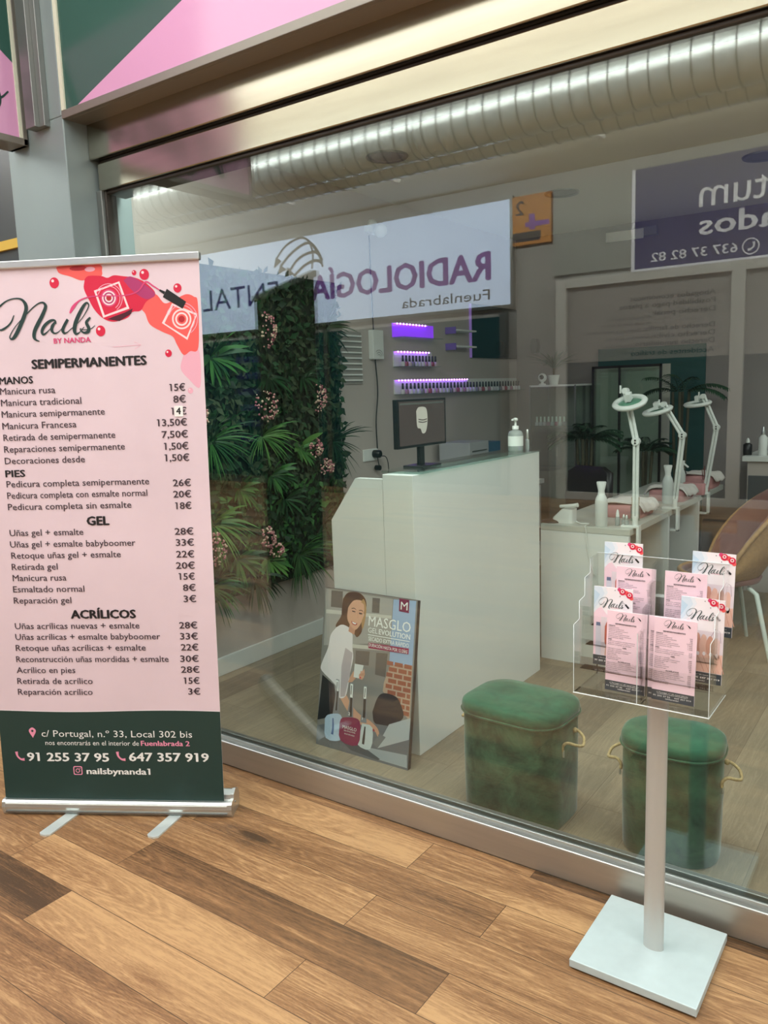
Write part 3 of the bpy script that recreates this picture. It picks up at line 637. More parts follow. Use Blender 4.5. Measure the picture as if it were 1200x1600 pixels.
# address icons
m.blob([(.126, .291), (.1125, .318), (.126, .331), (.1395, .318)], LPINK_T, 6, 6); m.disc(.126, .318, .0045, GREEN_P, 7)
for u, v in ((.070, .220), (.454, .223)):
    m.stroke([(u-.012, v+.017, .011), (u-.009, v, .007), (u+.003, v-.012, .007), (u+.017, v-.013, .011)], LPINK_T, 6)
for k, (r0, c) in enumerate(((.017, LPINK_T), (.0135, GREEN_P))): m.poly(rrect(.288-r0, .166-r0, .288+r0, .166+r0, r0*.35), c, 6+k)
m.disc(.288, .166, .0085, LPINK_T, 8); m.disc(.288, .166, .0055, GREEN_P, 9); m.disc(.2965, .1745, .0018, LPINK_T, 9)
m.build('banner_print', RB)
m = MB().page((-0.06*LEAN, 0.02, 0), (1, 0, 0), (LEAN, 0, 1), (0, -1, 0))
V = []
for y in (-.012, .014):
    for v in (1.943, 1.968):
        for u in (-.003, .834): V.append(m.pp(u, v)+np.array([0, y, 0]))
m.add(V, [(0, 1, 3, 2), (4, 6, 7, 5), (0, 4, 5, 1), (2, 3, 7, 6), (0, 2, 6, 4), (1, 5, 7, 3)], ALU)
m.build('top_rail', RB, bevel=0.003)
m = MB().tube([(.42, .05, .06), (.45, .045, 1.95)], .009, BLACK, 10).tube([(.45, .045, 1.92), (.452, .04, 1.95), (.452, .028, 1.955)], .006, BLACK, 8)
m.build('support_pole', RB)

# ------------------------------------------------------------------ leaflet stand
ST = thing('leaflet_stand', 'silver leaflet stand with clear tiered holder on a square foot', 'stand', (-0.56, 1.945, 0))
SILV = mat('silver_paint', 'c4d4d6', 0.4, 0.15, noise=0.03, nscale=30); POLE = mat('pole_silver', 'c4c5c1', 0.35, 0.3)
m = MB().box((-.168, -.162, .006), (.15, .156, .028), SILV); m.build('base_plate', ST, bevel=0.002)
MB().box((-.16, -.154, 0), (.142, .148, .006), BLACK).build('base_pad', ST)
oval = [(.026*math.cos(a*math.pi/12), .016*math.sin(a*math.pi/12)) for a in range(24)]
MB().prism(oval, .028, .98, POLE, 'z', True).build('pole', ST)
HX0, HX1 = -.148, .165
HD = MB().box((HX0, -.188, .764), (HX1, -.024, .768), ACRYL).build('holder', ST, bevel=0.001)
TY = [-.185, -.15, -.115, -.08]           # fronts of the tiers, front to back
TB = [.768, .815, .865, .905]; TT = [.935, .985, 1.035, 1.075]
def inh(mb, n): return mb.build(n, HD)
for k in range(4):
    for x0, x1 in ((HX0+.002, .004), (.013, HX1-.002)):
        inh(MB().box((x0, TY[k], TB[k]), (x1, TY[k]+.0025, TB[k]+(.075 if k else .09)), ACRYL).box((x0, TY[k], TB[k]), (x1, TY[k]+.032, TB[k]+.0008), ACRYL), 'pocket')
inh(MB().box((HX0, -.032, .764), (HX1, -.028, 1.082), ACRYL), 'back_panel')
stair = [(-.188, .764), (-.188, TT[0])]
for k in range(1, 4): stair += [(TY[k]-.003, TT[k-1]+.005), (TY[k]-.003, TT[k])]
stair += [(-.03, 1.08), (-.03, .764)]
for x in (HX0, .004, .0105, HX1-.003): inh(MB().prism(stair, x, x+.0028, ACRYL, 'x'), 'side_panel' if x in (HX0, HX1-.003) else 'divider')
EDGE = mat('acrylic_polished_edge', 'dfe8e8', 0.2, spec=0.8)
e = MB()
for x in (HX0, HX1-.003):
    e.tube([(x+.0014, y-.0005, z) for y, z in stair[:-2]], .0007, EDGE, 6)
e.tube([(HX0, -.188, .766), (HX1, -.188, .766)], .0014, EDGE, 6).tube([(HX0, -.03, 1.081), (HX1, -.03, 1.081)], .0008, EDGE, 6)
e.tube([(.0055, -.188, TT[0]), (.0055, -.188, .766)], .001, EDGE, 6)
e.tube([(HX1-.001, -.188, .766), (HX1-.001, -.03, .766)], .0012, EDGE, 6)
inh(e, 'polished_edge')

def leaflet_mesh(kind):
    W, H = .095, .195
    m = MB().box((-W/2, 0, 0), (W/2, .003, H), WHITE_F).page((-W/2, 0, 0), (1, 0, 0), (0, 0, 1), (0, -1, 0))
    full = lambda u0, v0, u1, v1, c, l: m.poly([(u0*W, v0*H), (u1*W, v0*H), (u1*W, v1*H), (u0*W, v1*H)], c, l)
    def logo(cu, cv, wd, c=LGREEN):
        k = wd/.36
        for st in (LOGO_N, LOGO_AIL, LOGO_S): m.stroke([(cu*W+(x-285)/1000*k, cv*H+(y-1775)/1000*k*1.1, q/1000*k*1.05) for x, y, q in st], c, 5, 5)
    def brush(u, v, s):
        m.poly([(u*W-s, v*H+s*.9), (u*W-s*.4, v*H+s*1.5), (u*W+s*1.2, v*H-s*.2), (u*W+s*.6, v*H-s*.8)], DARK, 5); m.stroke([(u*W-s*2, v*H+s*2, .0006), (u*W-s*.7, v*H+s*1.2, .0008)], DARK, 5, 1)
    if kind == 'price':
        full(0, 0, 1, 1, PINK_F, 1); full(0, 0, 1, .125, SLATE, 2)
        logo(.47, .93, .045); brush(.82, .925, .003)
        for s, u, v, wd, k in PRICE_TEXT:
            if k == 'y': continue
            uu = (u-70)/760*W; vv = (.02+(v-100)/1560*.84)*H; ww = wd/760*W
            if k in 'wWkb' and v < 400:
                if k == 'b': continue
                m.text(s, uu, (.012+(v-130)/190*.095)*H, ww, .0036 if k != 'W' else .0048, WHITE_T, 5); continue
            m.text(s, uu, vv, ww, {'h': .0046, 'b': .0038}.get(k, .0034), INK if k in 'hb' else INK_S, 5, .03 if k in 'hb' else 0)
    else:
        full(0, 0, 1, 1, WHITE_F, 1); m.poly([(0, .66*H), (.14*W, .74*H), (.36*W, .93*H), (.3*W, H), (0, H)], mat('leaflet_wash_a', 'e9edf5', .35), 1.9); m.poly([(0, .7*H), (.1*W, .77*H), (.28*W, .92*H), (.2*W, H), (0, H)], mat('leaflet_wash_b', 'd9e6f3', .35), 2.1); m.poly([(0, .76*H), (.07*W, .82*H), (.16*W, .9*H), (0, .96*H)], BLUE_F, 2.3)
        m.poly([(0, .12*H), (.5*W, .12*H), (.6*W, .5*H), (.2*W, .74*H), (0, .7*H)], PINK_F, 1.5)
        full(0, 0, 1, .125, SLATE, 4)
        m.text('647 357 919', .52*W, .05*H, .44*W, .0056, WHITE_T, 6, .03); m.text('91 255 37 95', .05*W, .05*H, .42*W, .0056, WHITE_T, 6, .03)
        m.text('nailsbynanda1', .33*W, .02*H, .3*W, .0036, WHITE_T, 6)
        m.text('c/ Portugal, n.º 33, Local 302 bis', .14*W, .09*H, .74*W, .0036, WHITE_T, 6)
        # polish splash in the corner
        for u, v, r, c in ((.66, .985, .05, HOTP), (.74, .96, .085, CRIM), (.84, .95, .06, CORAL), (.92, .925, .085, CRIM), (.97, .89, .05, CORAL)): m.disc(u*W, v*H, r*W, c, 3+.2*r, 14)
        for u, v in ((.74, .965), (.92, .93)): m.disc(u*W, v*H, .045*W, PALE, 4, 14); m.disc(u*W, v*H, .022*W, DRED, 4.3, 12)
        for u, v in ((.55, .97), (.68, .9), (.55, .8)): m.disc(u*W, v*H, .012*W, DARK, 4, 8)
        logo(.46, .80, .062); m.text('BY NANDA', .47*W, .745*H, .2*W, .0022, HOTP, 5); brush(.86, .775, .0052)
        # hands photograph: one hand over the other, pale nails, a slim bottle behind
        full(.2, .125, 1, .62, mat('print_pale_lilac', 'e9dbe2', 0.4), 2.2)
        m.stroke([(.66*W, .5*H, .0012), (.82*W, .66*H, .0012), (.92*W, .63*H, .0012), (.95*W, .5*H, .0012)], mat('print_lilac_line', 'b9a3b0', 0.4), 3, 1)
        full(.06, .12, .2, .52, mat('print_cool_glass', 'd5d3df', 0.4), 2.3); full(.07, .5, .18, .545, mat('print_slate_blue', '6d7794', 0.4), 2.5)
        for i in range(4):
            x = .36+.15*i
            m.blob([(x*W, .3*H), ((x-.05)*W, .45*H), ((x+.02)*W, .585*H-.012*H*i), ((x+.11)*W, .56*H-.012*H*i), ((x+.12)*W, .42*H), ((x+.1)*W, .3*H)], SKIN if i % 2 else SKIN_D, 3+.1*i, 4)
        m.blob([(.3*W, .5*H), (.36*W, .56*H), (.4*W, .42*H), (.35*W, .28*H), (.3*W, .3*H)], mat('print_skin_red', 'cf6f5c', 0.4), 3.6, 4)
        m.poly([(.3*W, .13*H), (1*W, .13*H), (1*W, .36*H), (.72*W, .34*H), (.48*W, .36*H), (.33*W, .3*H)], SKIN, 3.3)
        for i in range(5):
            m.stroke([((.42+.13*i)*W, .335*H, .0016), ((.6+.11*i)*W, .14*H, .0016)], SKIN_D, 3.7, 1)
        for u, v in ((.44, .345), (.58, .35), (.73, .35), (.87, .345)): m.disc(u*W, v*H, .036*W, WHITE_F, 4.2, 12, .05*W)
    return m
LF = {}
LEAF = [('cover', -.641, 1.909, .915, 'cover leaflet with a hand photo, highest on the left in the clear holder', -2),
        ('price', -.6, 1.873, .864, 'pink price leaflet in the second tier, left column of the holder', 0),
        ('cover', -.6415, 1.838, .817, 'cover leaflet with hand photo low on the left, behind the front left price leaflet', -1.5),
        ('price', -.5985, 1.803, .7705, 'pink price leaflet at the very front of the holder, left column', 1),
        ('cover', -.433, 1.909, .909, 'cover leaflet with a hand photo, highest on the right in the clear holder', 2),
        ('price', -.4835, 1.873, .864, 'pink price leaflet in the second tier, right column of the holder', 0),
        ('cover', -.4375, 1.838, .8165, 'cover leaflet with hand photo low on the right, behind the front right price leaflet', 1.5),
        ('price', -.498, 1.8065, .7705, 'pink price leaflet peeking out left behind the front right leaflet', -1.5),
        ('price', -.4855, 1.7985, .7705, 'pink price leaflet at the very front of the holder, right column', 1)]
for kind, x, y, z, lab, rol in LEAF:
    if kind not in LF: o = LF[kind] = leaflet_mesh(kind).build('leaflet')
    else: o = LF[kind].copy(); COL.objects.link(o)
    o.location = (x, y, z); o.rotation_euler = (math.radians(-3), math.radians(rol*.35), 0)
    tag(o, lab, 'leaflet', 'leaflets in the clear holder')

# ------------------------------------------------------------------ reception counter
CT = thing('reception_counter', 'white reception counter with a chamfered gable and glass ledge', 'counter', (-1.79, 2.612, 0))
MB().box((-.072, 0, 0), (.073, 1.19, 1.168), WHITE).build('upstand', CT, bevel=0.002)
MB().prism([(-.345, 0), (-.345, .965), (-.21, 1.148), (-.073, 1.148), (-.073, 0)], 0.0, .03, WHITE, 'y').build('gable', CT, bevel=0.0015)
MB().box((-.335, .032, .72), (-.074, 1.16, .745), WHITE).build('desk_top', CT, bevel=0.002)
MB().prism(rrect(-.11, .035, .085, 1.2, .02), 1.1685, 1.1785, CLEAR, 'z').build('glass_ledge', CT)
MB().box((-.335, 1.16, 0), (-.074, 1.19, .745), WHITE).build('rear_panel', CT)

# ------------------------------------------------------------------ poster board leaning on the counter
PT = thing('poster_board', 'advertising board of a smiling woman with laptop leaning against the white counter', 'poster', (-2.165, 2.477, 0.0))
PT.rotation_euler = (math.radians(-9.13), 0, 0)
C_ = lambda n, c: mat('poster_'+n, c, 0.25)
m = MB().page((0, 0, 0), (1, 0, 0), (0, 0, 1), (0, -1, 0)); mm = lambda k: [(max(0, min(x, 475))/1000, max(0, min(y, 679))/1000) for x, y in POSTER[k]]
m.poly([(0, 0), (.475, 0), (.475, .68), (0, .68)], C_('wall', '8c8884'), 0.3)
def pl(k, c, l): m.poly(mm(k), c, l)
pl('shelf', C_('shelf', 'a9a5a0'), .6); pl('sky', C_('sky', '9fb6d6'), .9); pl('brick', C_('mortar', 'c3a48f'), 1.1)
for k in ('gap1', 'gap2', 'gap3', 'gap4'): pl(k, C_('gap', '68625e'), 1)
for k in ('shelf2', 'shelf3'): pl(k, C_('board', 'cfc9c0'), 1.3)
BR = C_('brick', 'a45f49')
for r in range(9):
    v = .215+.0235*r; u0 = .348+(.008 if r % 2 else -.012)
    for k in range(3):
        a = max(.345, u0+.047*k); b2 = min(.466, u0+.047*k+.04)
        if b2 > a+.008: m.poly([(a, v), (b2, v), (b2, v+.017), (a, v+.017)], BR, 1.5)
m.blob(mm('chair'), C_('chair', '2a282d'), 1.9, 4); pl('desk', C_('desk', '6f7277'), 2); pl('paper', C_('paper', 'aeb2b6'), 2.1); pl('note', C_('note', '55585d'), 2.2)
pl('lap', C_('laptop', 'bcbec0'), 2.4); pl('key', C_('keys', '7b7d80'), 2.5)
pl('trous', C_('trousers', '20252b'), 2.6); m.blob(mm('hair'), C_('hair', '5c3e2b'), 2.7, 4); m.blob(mm('arm'), C_('skin', 'd9a387'), 2.9, 3)
m.blob(mm('blouse'), C_('blouse', 'ece4e6'), 3.1, 3); pl('fold', C_('blouse_fold', 'bfb2b6'), 3.3)
m.blob(mm('face'), C_('face', 'e0a98c'), 3.4, 4); m.blob(mm('part'), C_('hair_dark', '4a3226'), 3.6, 4)
m.blob([(.197, .64), (.213, .63), (.216, .59), (.206, .56), (.212, .53), (.222, .56), (.226, .62), (.21, .655)], C_('hair_light', 'b48a5e'), 3.6, 4)
m.poly([(.145, .545), (.175, .525), (.172, .5), (.14, .51)], C_('neck', 'cf957a'), 3.35)
m.blob(mm('smile'), C_('lips', 'b8544c'), 3.8, 4); m.poly([(.157, .553), (.18, .549), (.174, .544), (.16, .547)], WHITE_T, 4)
for k in ('eye1', 'eye2'): pl(k, C_('eye', '2c2320'), 3.8)
m.stroke([(.15, .608, .003), (.163, .611, .003), (.174, .606, .002)], C_('hair_dark', '4a3226'), 3.8); m.stroke([(.188, .604, .002), (.2, .607, .003), (.21, .603, .002)], C_('hair_dark', '4a3226'), 3.8)
m.stroke([(.182, .597, .0015), (.186, .577, .002), (.178, .572, .002)], C_('neck', 'cf957a'), 3.8)
pl('wrist', C_('skin', 'd9a387'), 3.5); pl('mug', C_('mug', 'e6e4e2'), 3.9); pl('hand', C_('skin', 'd9a387'), 4.1)
for i in range(3): m.stroke([(.209+.003*i, .327+.011*i, .0085), (.234, .333+.011*i, .0085)], C_('skin_'+str(i % 2), 'd29a80' if i % 2 else 'dea98f'), 4.2, 1)
m.disc(.216, .327, .004, CRIM, 4.4, 8); m.disc(.3, .125, .006, C_('nail', 'a03a48'), 3, 8); m.stroke([(.286, .15, .006), (.312, .12, .006), (.322, .104, .005)], C_('skin', 'd9a387'), 3)
for b, c in (('b1', 'bcd0e6'), ('b3', 'd5dbdc'), ('b2', '8e1f50')): m.blob(mm(b), C_('bottle_'+b, c), 4.4+(.2 if b == 'b2' else 0), 3)
for i in '123':
    pl('c'+i, C_('cap_grey', '8a8c90'), 4.3); pl('l'+i, WHITE_T, 4.8); pl('d'+i, DARK, 4.7)
    u, v = POSTER['l'+i][0]; m.stroke([(u/1000+.006, v/1000-.045, .004), (u/1000+.007, v/1000-.006, .004)], C_('gap', '68625e'), 5, 1)
m.stroke([(.085, .13, .006), (.088, .09, .01), (.085, .06, .012)], C_('brush_blue', '4d6aa0'), 5); m.stroke([(.255, .13, .006), (.252, .085, .012), (.25, .055, .012)], DARK, 5)
m.text('2', .166, .16, None, .018, WHITE_T, 5, .03); m.text('3', .236, .155, None, .014, WHITE_T, 5)
m.text('MASGLO', .139, .099, .073, .02, WHITE_T, 5.4); m.text('GEL EVOLUTION', .146, .089, .06, .008, WHITE_T, 5.4); m.text('SECADO EXTRA RÁPIDO', .15, .076, .054, .007, WHITE_T, 5.4)
pl('msq', C_('plum', '7a1747'), 3); m.text('M', .3965, .636, .033, .046, WHITE_T, 4)
m.text('MASGLO', .242, .549, .208, .06, WHITE_T, 4); m.text('GEL', .242, .521, .048, .03, WHITE_T, 4); m.text('EVOLUTION', .297, .521, .153, .03, WHITE_T, 4, .02)
pl('line', WHITE_T, 4); m.text('SECADO EXTRA RÁPIDO', .246, .488, .2, .024, WHITE_T, 4, .012); pl('bar', C_('plum_bar', '9b2150'), 3.6); m.text('DURACIÓN HASTA POR 12 DÍAS', .251, .464, .19, .019, WHITE_T, 4.6, .008)
m.build('poster_print', PT)
MB().box((0, 0, 0), (.475, .022, .68), mat('board_edge_dark', '2e2624', 0.5)).build('board', PT, bevel=0.001)

# ------------------------------------------------------------------ two velvet stools
VEL = velvet_mat('green_velvet', '1a3b2b', '456f54'); VELT = velvet_mat('green_velvet_lid', '1f4836', '35674d'); ROPE = mat('jute_rope', 'b79f74', 0.9, noise=0.25, nscale=120)
def ring(sx, sy, r, z, dx=0, dy=0): return [(x+dx, y+dy, z) for x, y in rrect(-sx, -sy, sx, sy, r, 6)]
def stool(loc, rz, sx, sy, r, H, label, handles):
    t = thing('storage_stool', label, 'stool', loc, rz, 'green velvet stools by the window')
    rg = lambda k, z: ring(sx+k, sy+k, max(.02, r+k*.8), z)
    MB().loft([rg(-.008, 0), rg(-.003, .01), rg(0, H*.5), rg(-.001, H-.056), rg(-.003, H-.048)], VEL).build('body', t)
    MB().loft([rg(-.003, H-.047), rg(.005, H-.043), rg(.0065, H-.03), rg(.003, H-.013), rg(-.008, H-.006), rg(-.05, H-.001), rg(-.085, H)], VELT).build('lid', t)
    m = MB(); lp = rrect(-sx-.0065, -sy-.0065, sx+.0065, sy+.0065, r+.005, 6); m.tube([(x, y, H-.044) for x, y in lp+lp[:1]], .004, VEL, 6); m.build('piping', t)
    for s in handles:
        e = s*(sx+.001); h0 = H-.11
        pts = cr([(e, -.05, h0-.03), (e, -.05, h0-.012), (e+s*.014, -.046, h0+.002), (e+s*.04, -.025, h0-.008), (e+s*.05, .0, h0-.014), (e+s*.042, .022, h0+.004), (e+s*.016, .034, h0+.018), (e, .036, h0+.016)], 5)
        MB().tube(pts, .005, ROPE, 8).ball((e+s*.005, .036, h0+.016), .009, ROPE, 8).tube([(e+s*.002, -.05, h0-.05), (e+s*.002, -.05, h0-.026)], .004, ALU, 6).build('rope_handle', t)
stool((-1.187, 2.46, 0), math.radians(-3), .186, .148, .095, .42, 'green velvet stool with rope handle, nearer the white counter and poster', (1, -1))
stool((-.667, 2.49, 0), math.radians(7), .152, .12, .1, .40, 'green velvet stool with rope handles partly hidden by the leaflet stand pole', (1, -1))

# ------------------------------------------------------------------ living wall on the left
VG = thing('vertical_garden', 'green wall of artificial leaves and pink flowers on the left salon wall', 'plant wall', (-3.168, 3.1, 0))
LG = [mat('leaf_dark', '14301c', 0.5, spec=0.3), mat('leaf_mid', '234a2a', 0.5, spec=0.3), mat('leaf_bright', '3a6a34', 0.5, spec=0.3), mat('leaf_moss', '3c4b34', 0.6, spec=0.2)]
MB().box((0, -.75, .42), (.03, .87, 2.165), mat('plant_backing', '16261a', 0.9)).box((.03, -.03, .42), (.034, -.022, 2.165), BLACK).build('backing_panel', VG)
rnd = random.Random(3)
def leaf(m, p, d, n, L, w, c, bend=.15):
    p, d, n = Vector(p), Vector(d).normalized(), Vector(n); s = d.cross(n)
    if s.length < 1e-3: s = Vector((0, 1, 0))
    s.normalize(); nn = s.cross(d); mid = p+d*L*.45+nn*L*bend*.4; tip = p+d*L-nn*L*bend
    m.add([p, mid-s*w/2, tip, mid+s*w/2, mid-nn*w*.15], [(0, 1, 4), (1, 2, 4), (4, 2, 3), (0, 4, 3)], c, True)
m = MB()
for i in range(5200):
    y, z = rnd.uniform(-.7, .87), rnd.uniform(.42, 2.16)
    if z < .55 and rnd.random() < .5: continue
    if z > 2.08 and y < -.3: continue
    low = z < 1.0
    a = rnd.uniform(0, 2*math.pi); L = rnd.uniform(.03, .07)
    leaf(m, (.025+rnd.random()*.03, y, z), (rnd.uniform(.2, .9), math.cos(a), math.sin(a)-.2), (1, 0, 0), L, L*rnd.uniform(.35, .7), LG[rnd.choice([0, 0, 1, 1, 2] if low else [0, 0, 3, 3, 1])])
m.V = [(max(x, .032), max(y, -.76), z) for x, y, z in m.V]; m.build('leaf_mat', VG)['kind'] = 'stuff'
def tuft(y, z, n, L, w, droop, c, name):
    m = MB(); y -= 3.1
    for i in range(n):
        a = rnd.uniform(0, 2*math.pi); l = L*.8*rnd.uniform(.6, 1.15); d = Vector((rnd.uniform(.35, .8), math.cos(a), math.sin(a)*.8+.15)).normalized()
        pts = []; p = Vector((.05, y, z)); seg = 6
        for k in range(seg+1):
            pts.append(p.copy()); d = (d+Vector((0, 0, -droop/seg))).normalized(); p += d*l/seg
        V = []
        for k, q in enumerate(pts):
            t = (pts[min(k+1, seg)]-pts[max(k-1, 0)]).normalized(); s = t.cross(Vector((1, .2, .3))).normalized(); ww = w*(math.sin(math.pi*min(1, (k+.6)/(seg+.6)))**.7)/2+.0006
            V += [q-s*ww, q+s*ww]
        m.add(V, [(2*k, 2*k+1, 2*k+3, 2*k+2) for k in range(seg)], c[i % len(c)], True)
    m.V = [(max(x, .034), max(y, -.78), z) for x, y, z in m.V]; m.build(name, VG)
G1 = [LG[1], LG[2]]; G2 = [LG[0], LG[1]]; G3 = [LG[2], mat('leaf_fresh', '55813f', 0.5, spec=0.3)]
for y, z, n, L, w, dr, c, nm in ((2.9, 1.7, 26, .24, .028, .7, G1, 'leafy_tuft'), (3.32, 1.6, 20, .2, .02, .8, G2, 'leafy_tuft'), (3.24, 1.27, 46, .26, .007, .9, G3, 'grass_tuft'),
                             (2.86, 1.27, 60, .3, .008, .9, G1, 'grass_tuft'), (3.55, 1.19, 16, .18, .032, .5, G3, 'leafy_tuft'), (2.84, .84, 60, .28, .01, 1.0, G3, 'grass_tuft'),
                             (3.24, .58, 24, .2, .03, .6, G3, 'leafy_tuft'), (3.5, .55, 70, .34, .007, 1.1, G1, 'grass_tuft'), (3.12, .48, 40, .24, .012, 1.6, G2, 'fern_tuft'),
                             (3.84, 1.88, 40, .24, .014, .9, G2, 'fern_tuft'), (3.86, 1.2, 50, .3, .006, .8, G2, 'grass_tuft'), (2.8, .5, 50, .26, .01, 1.3, G1, 'grass_tuft'),
                             (3.05, 1.0, 30, .18, .02, .9, G1, 'leafy_tuft'), (3.4, .9, 34, .2, .018, .8, G2, 'leafy_tuft'), (3.75, .7, 50, .3, .008, 1.0, G2, 'grass_tuft'), (3.6, 1.6, 26, .16, .02, .9, G2, 'leafy_tuft'),
                             (2.5, 1.4, 40, .25, .012, .9, G1, 'grass_tuft'), (2.5, .8, 40, .25, .012, .9, G1, 'grass_tuft'), (3.0, .62, 40, .2, .02, .8, G1, 'leafy_tuft'), (3.3, 1.05, 30, .2, .016, .8, G1, 'fern_tuft')):
    tuft(y, z, n, L, w, dr, c, nm)
FL = [mat('blossom_pink', 'c98f8c', 0.7), mat('blossom_rose', 'a8616c', 0.7), mat('blossom_cream', 'dcc0a8', 0.7)]
for y, z, ry, rz_ in ((3.27, 1.85, .045, .1), (3.23, 1.44, .085, .085), (3.68, 1.48, .04, .09), (3.62, 1.18, .05, .06), (3.72, 1.06, .05, .05), (3.18, .72, .06, .06), (2.8, .72, .06, .09), (3.24, .64, .05, .045), (2.74, 1.4, .05, .09)):
    m = MB()
    for i in range(70):
        a, b = rnd.uniform(0, 2*math.pi), math.sqrt(rnd.random())
        m.ball((.1+.05*(1-b*b)+rnd.uniform(-.01, .015), y-3.1+ry*b*math.cos(a), z+rz_*b*math.sin(a)), rnd.uniform(.004, .0075), FL[i % 3], 4)
    m.tube([(.03, y-3.1, z-rz_*.8), (.09, y-3.1, z)], .003, LG[1], 6)
    m.build('flower_cluster', VG)

# ------------------------------------------------------------------ left wall fittings
t = MB()
for k in range(9): t.box((-3.17, 4.03, 1.86-.035*k), (-3.15, 4.24, 1.85-.035*k), WHITE_P)
t.box((-3.17, 4.02, 1.55), (-3.162, 4.25, 1.88), mat('grille_grey', '9b9690', 0.6))
tag(t.build('wall_grille'), 'white slatted grille on the wall just right of the plants', 'grille')
t = thing('wall_box', 'white box with curved arcs printed low on it, hanging on a wall cable', 'box', (-3.17, 4.39, 1.71))
m = MB().box((0, -.05, 0), (.04, .07, .19), WHITE_P).page((.04, 0, 0), (0, 1, 0), (0, 0, 1), (1, 0, 0))
for r in (.02, .035, .05): m.stroke([(.01+r*math.cos(a), .01+r*math.sin(a), .003) for a in (.3, .7, 1.1, 1.5, 1.9, 2.3)], ALU_D, 3)
m.build('case', t, bevel=0.004)
t = MB().tube(cr([(-3.155, 4.37, 2.5), (-3.155, 4.372, 2.2), (-3.15, 4.375, 1.9)], 4), .004, BLACK, 6).tube(cr([(-3.155, 4.39, 1.71), (-3.15, 4.4, 1.5), (-3.15, 4.37, 1.3), (-3.14, 4.36, 1.12)], 5), .004, BLACK, 6)
tag(t.build('power_cable'), 'thin black cable running down the wall to the socket', 'cable')
t = thing('security_camera', 'white dome camera on a bracket high on the left salon wall', 'camera', (-3.17, 4.42, 2.5))
MB().lathe([(.05, 0), (.05, .02), (.03, .03)], (0, 0, .06), WHITE_P, 16, 'x').box((0, -.08, .02), (.03, .1, .06), WHITE_P).build('bracket', t, bevel=.003)
MB().ball((.07, .0, .03), .045, WHITE_P, 10).build('dome', t)
t = thing('wall_socket', 'white double socket with black plugs at the foot of the cable', 'socket', (-3.17, 4.31, 1.04))
MB().box((0, -.08, 0), (.012, .08, .08), WHITE_P).build('plate', t, bevel=.003)
MB().lathe([(.026, 0), (.026, .05), (.018, .055)], (.012, .035, .045), BLACK, 14, 'x').lathe([(.018, 0), (.018, .035)], (.012, .05, -.05), BLACK, 12, 'x').tube(cr([(.05, .04, .03), (.07, .09, .02), (.06, .13, -.06), (.04, .14, -.2)], 5), .003, BLACK, 6).tube([(.03, .045, .03), (.04, .05, -.04)], .003, BLACK, 6).build('plug', t)

# LED shelves with polish
LED = mat('led_violet', 'e2a0ff', 0.4, emit=6); LEDS = mat('led_strip_violet', '9a48ff', 0.4, emit=6); GLOW = mat('lit_acrylic_violet', '8a3cf0', 0.3, emit=0.9)
def led_shelf(y0, y1, z, hgt, ly, label, glow=None, front=False):
    t = thing('light_shelf', label, 'shelf', (-3.17, y0, z), 0, 'violet lit wall shelves')
    MB().box((0, 0, 0), (.006, y1-y0, hgt), glow or WHITE_P).build('back_panel', t)
    MB().box((.006, 0, -.006), (.09, y1-y0, 0), CLEAR).build('ledge', t, bevel=.001)
    m = MB().box((.006, 0, hgt-.004), (.03, ly, hgt), WHITE_P)
    for k in range(int(ly/.04)): m.ball((.031, .02+.04*k, hgt-.006), .0065, LED, 4)
    m.box((.008, .005, hgt-.006), (.02, ly-.005, hgt-.004), LEDS)
    m.build('led_strip', t)
led_shelf(4.62, 5.15, 1.865, .095, .43, 'short violet lit shelf without bottles, uppermost of three', GLOW)
led_shelf(4.62, 5.12, 1.665, .105, .44, 'short violet lit shelf with a few bottles, middle of three')
led_shelf(4.62, 6.53, 1.475, .1, 1.02, 'long wall shelf full of bottles, lit violet on its left half')
GL = [mat('polish_%d' % i, c, 0.15) for i, c in enumerate(('d9d5da', 'c9c6d2', 'd6c3cb', 'b48aa0', 'cfd3d8', 'a95b6a', 'e1dde0', '8b8793'))]
CAPM = mat('bottle_cap_dark', '1d1a26', 0.3)
protos = {}
def polish(loc, gi, label, group, cap=CAPM):
    key = (gi, cap.name)
    if key not in protos:
        t = thing('nail_polish_bottle', label, 'bottle', loc, 0, group)
        MB().loft([ring(.011, .011, .003, 0), ring(.012, .012, .003, .003), ring(.012, .012, .004, .026), ring(.006, .006, .004, .033)], GL[gi]).build('glass_body', t)
        MB().lathe([(.0075, .033), (.008, .036), (.007, .072), (.0055, .074)], (0, 0, 0), cap, 10).build('cap', t)
        protos[key] = t
    else: copy_thing(protos[key], loc, label, None, group)
for k in range(11): polish((-3.115, 4.66+.043*k, 1.665), (k*5) % 8, 'dark-capped nail polish bottle, %s from the left on the middle violet shelf' % ORD[k], 'nail polish on the middle violet shelf')
for k in range(37): polish((-3.115, 4.65+.0507*k, 1.475), (k*3) % 8, 'dark-capped nail polish bottle, %s from the left on the long shelf' % ORD[k], 'nail polish on the long shelf')

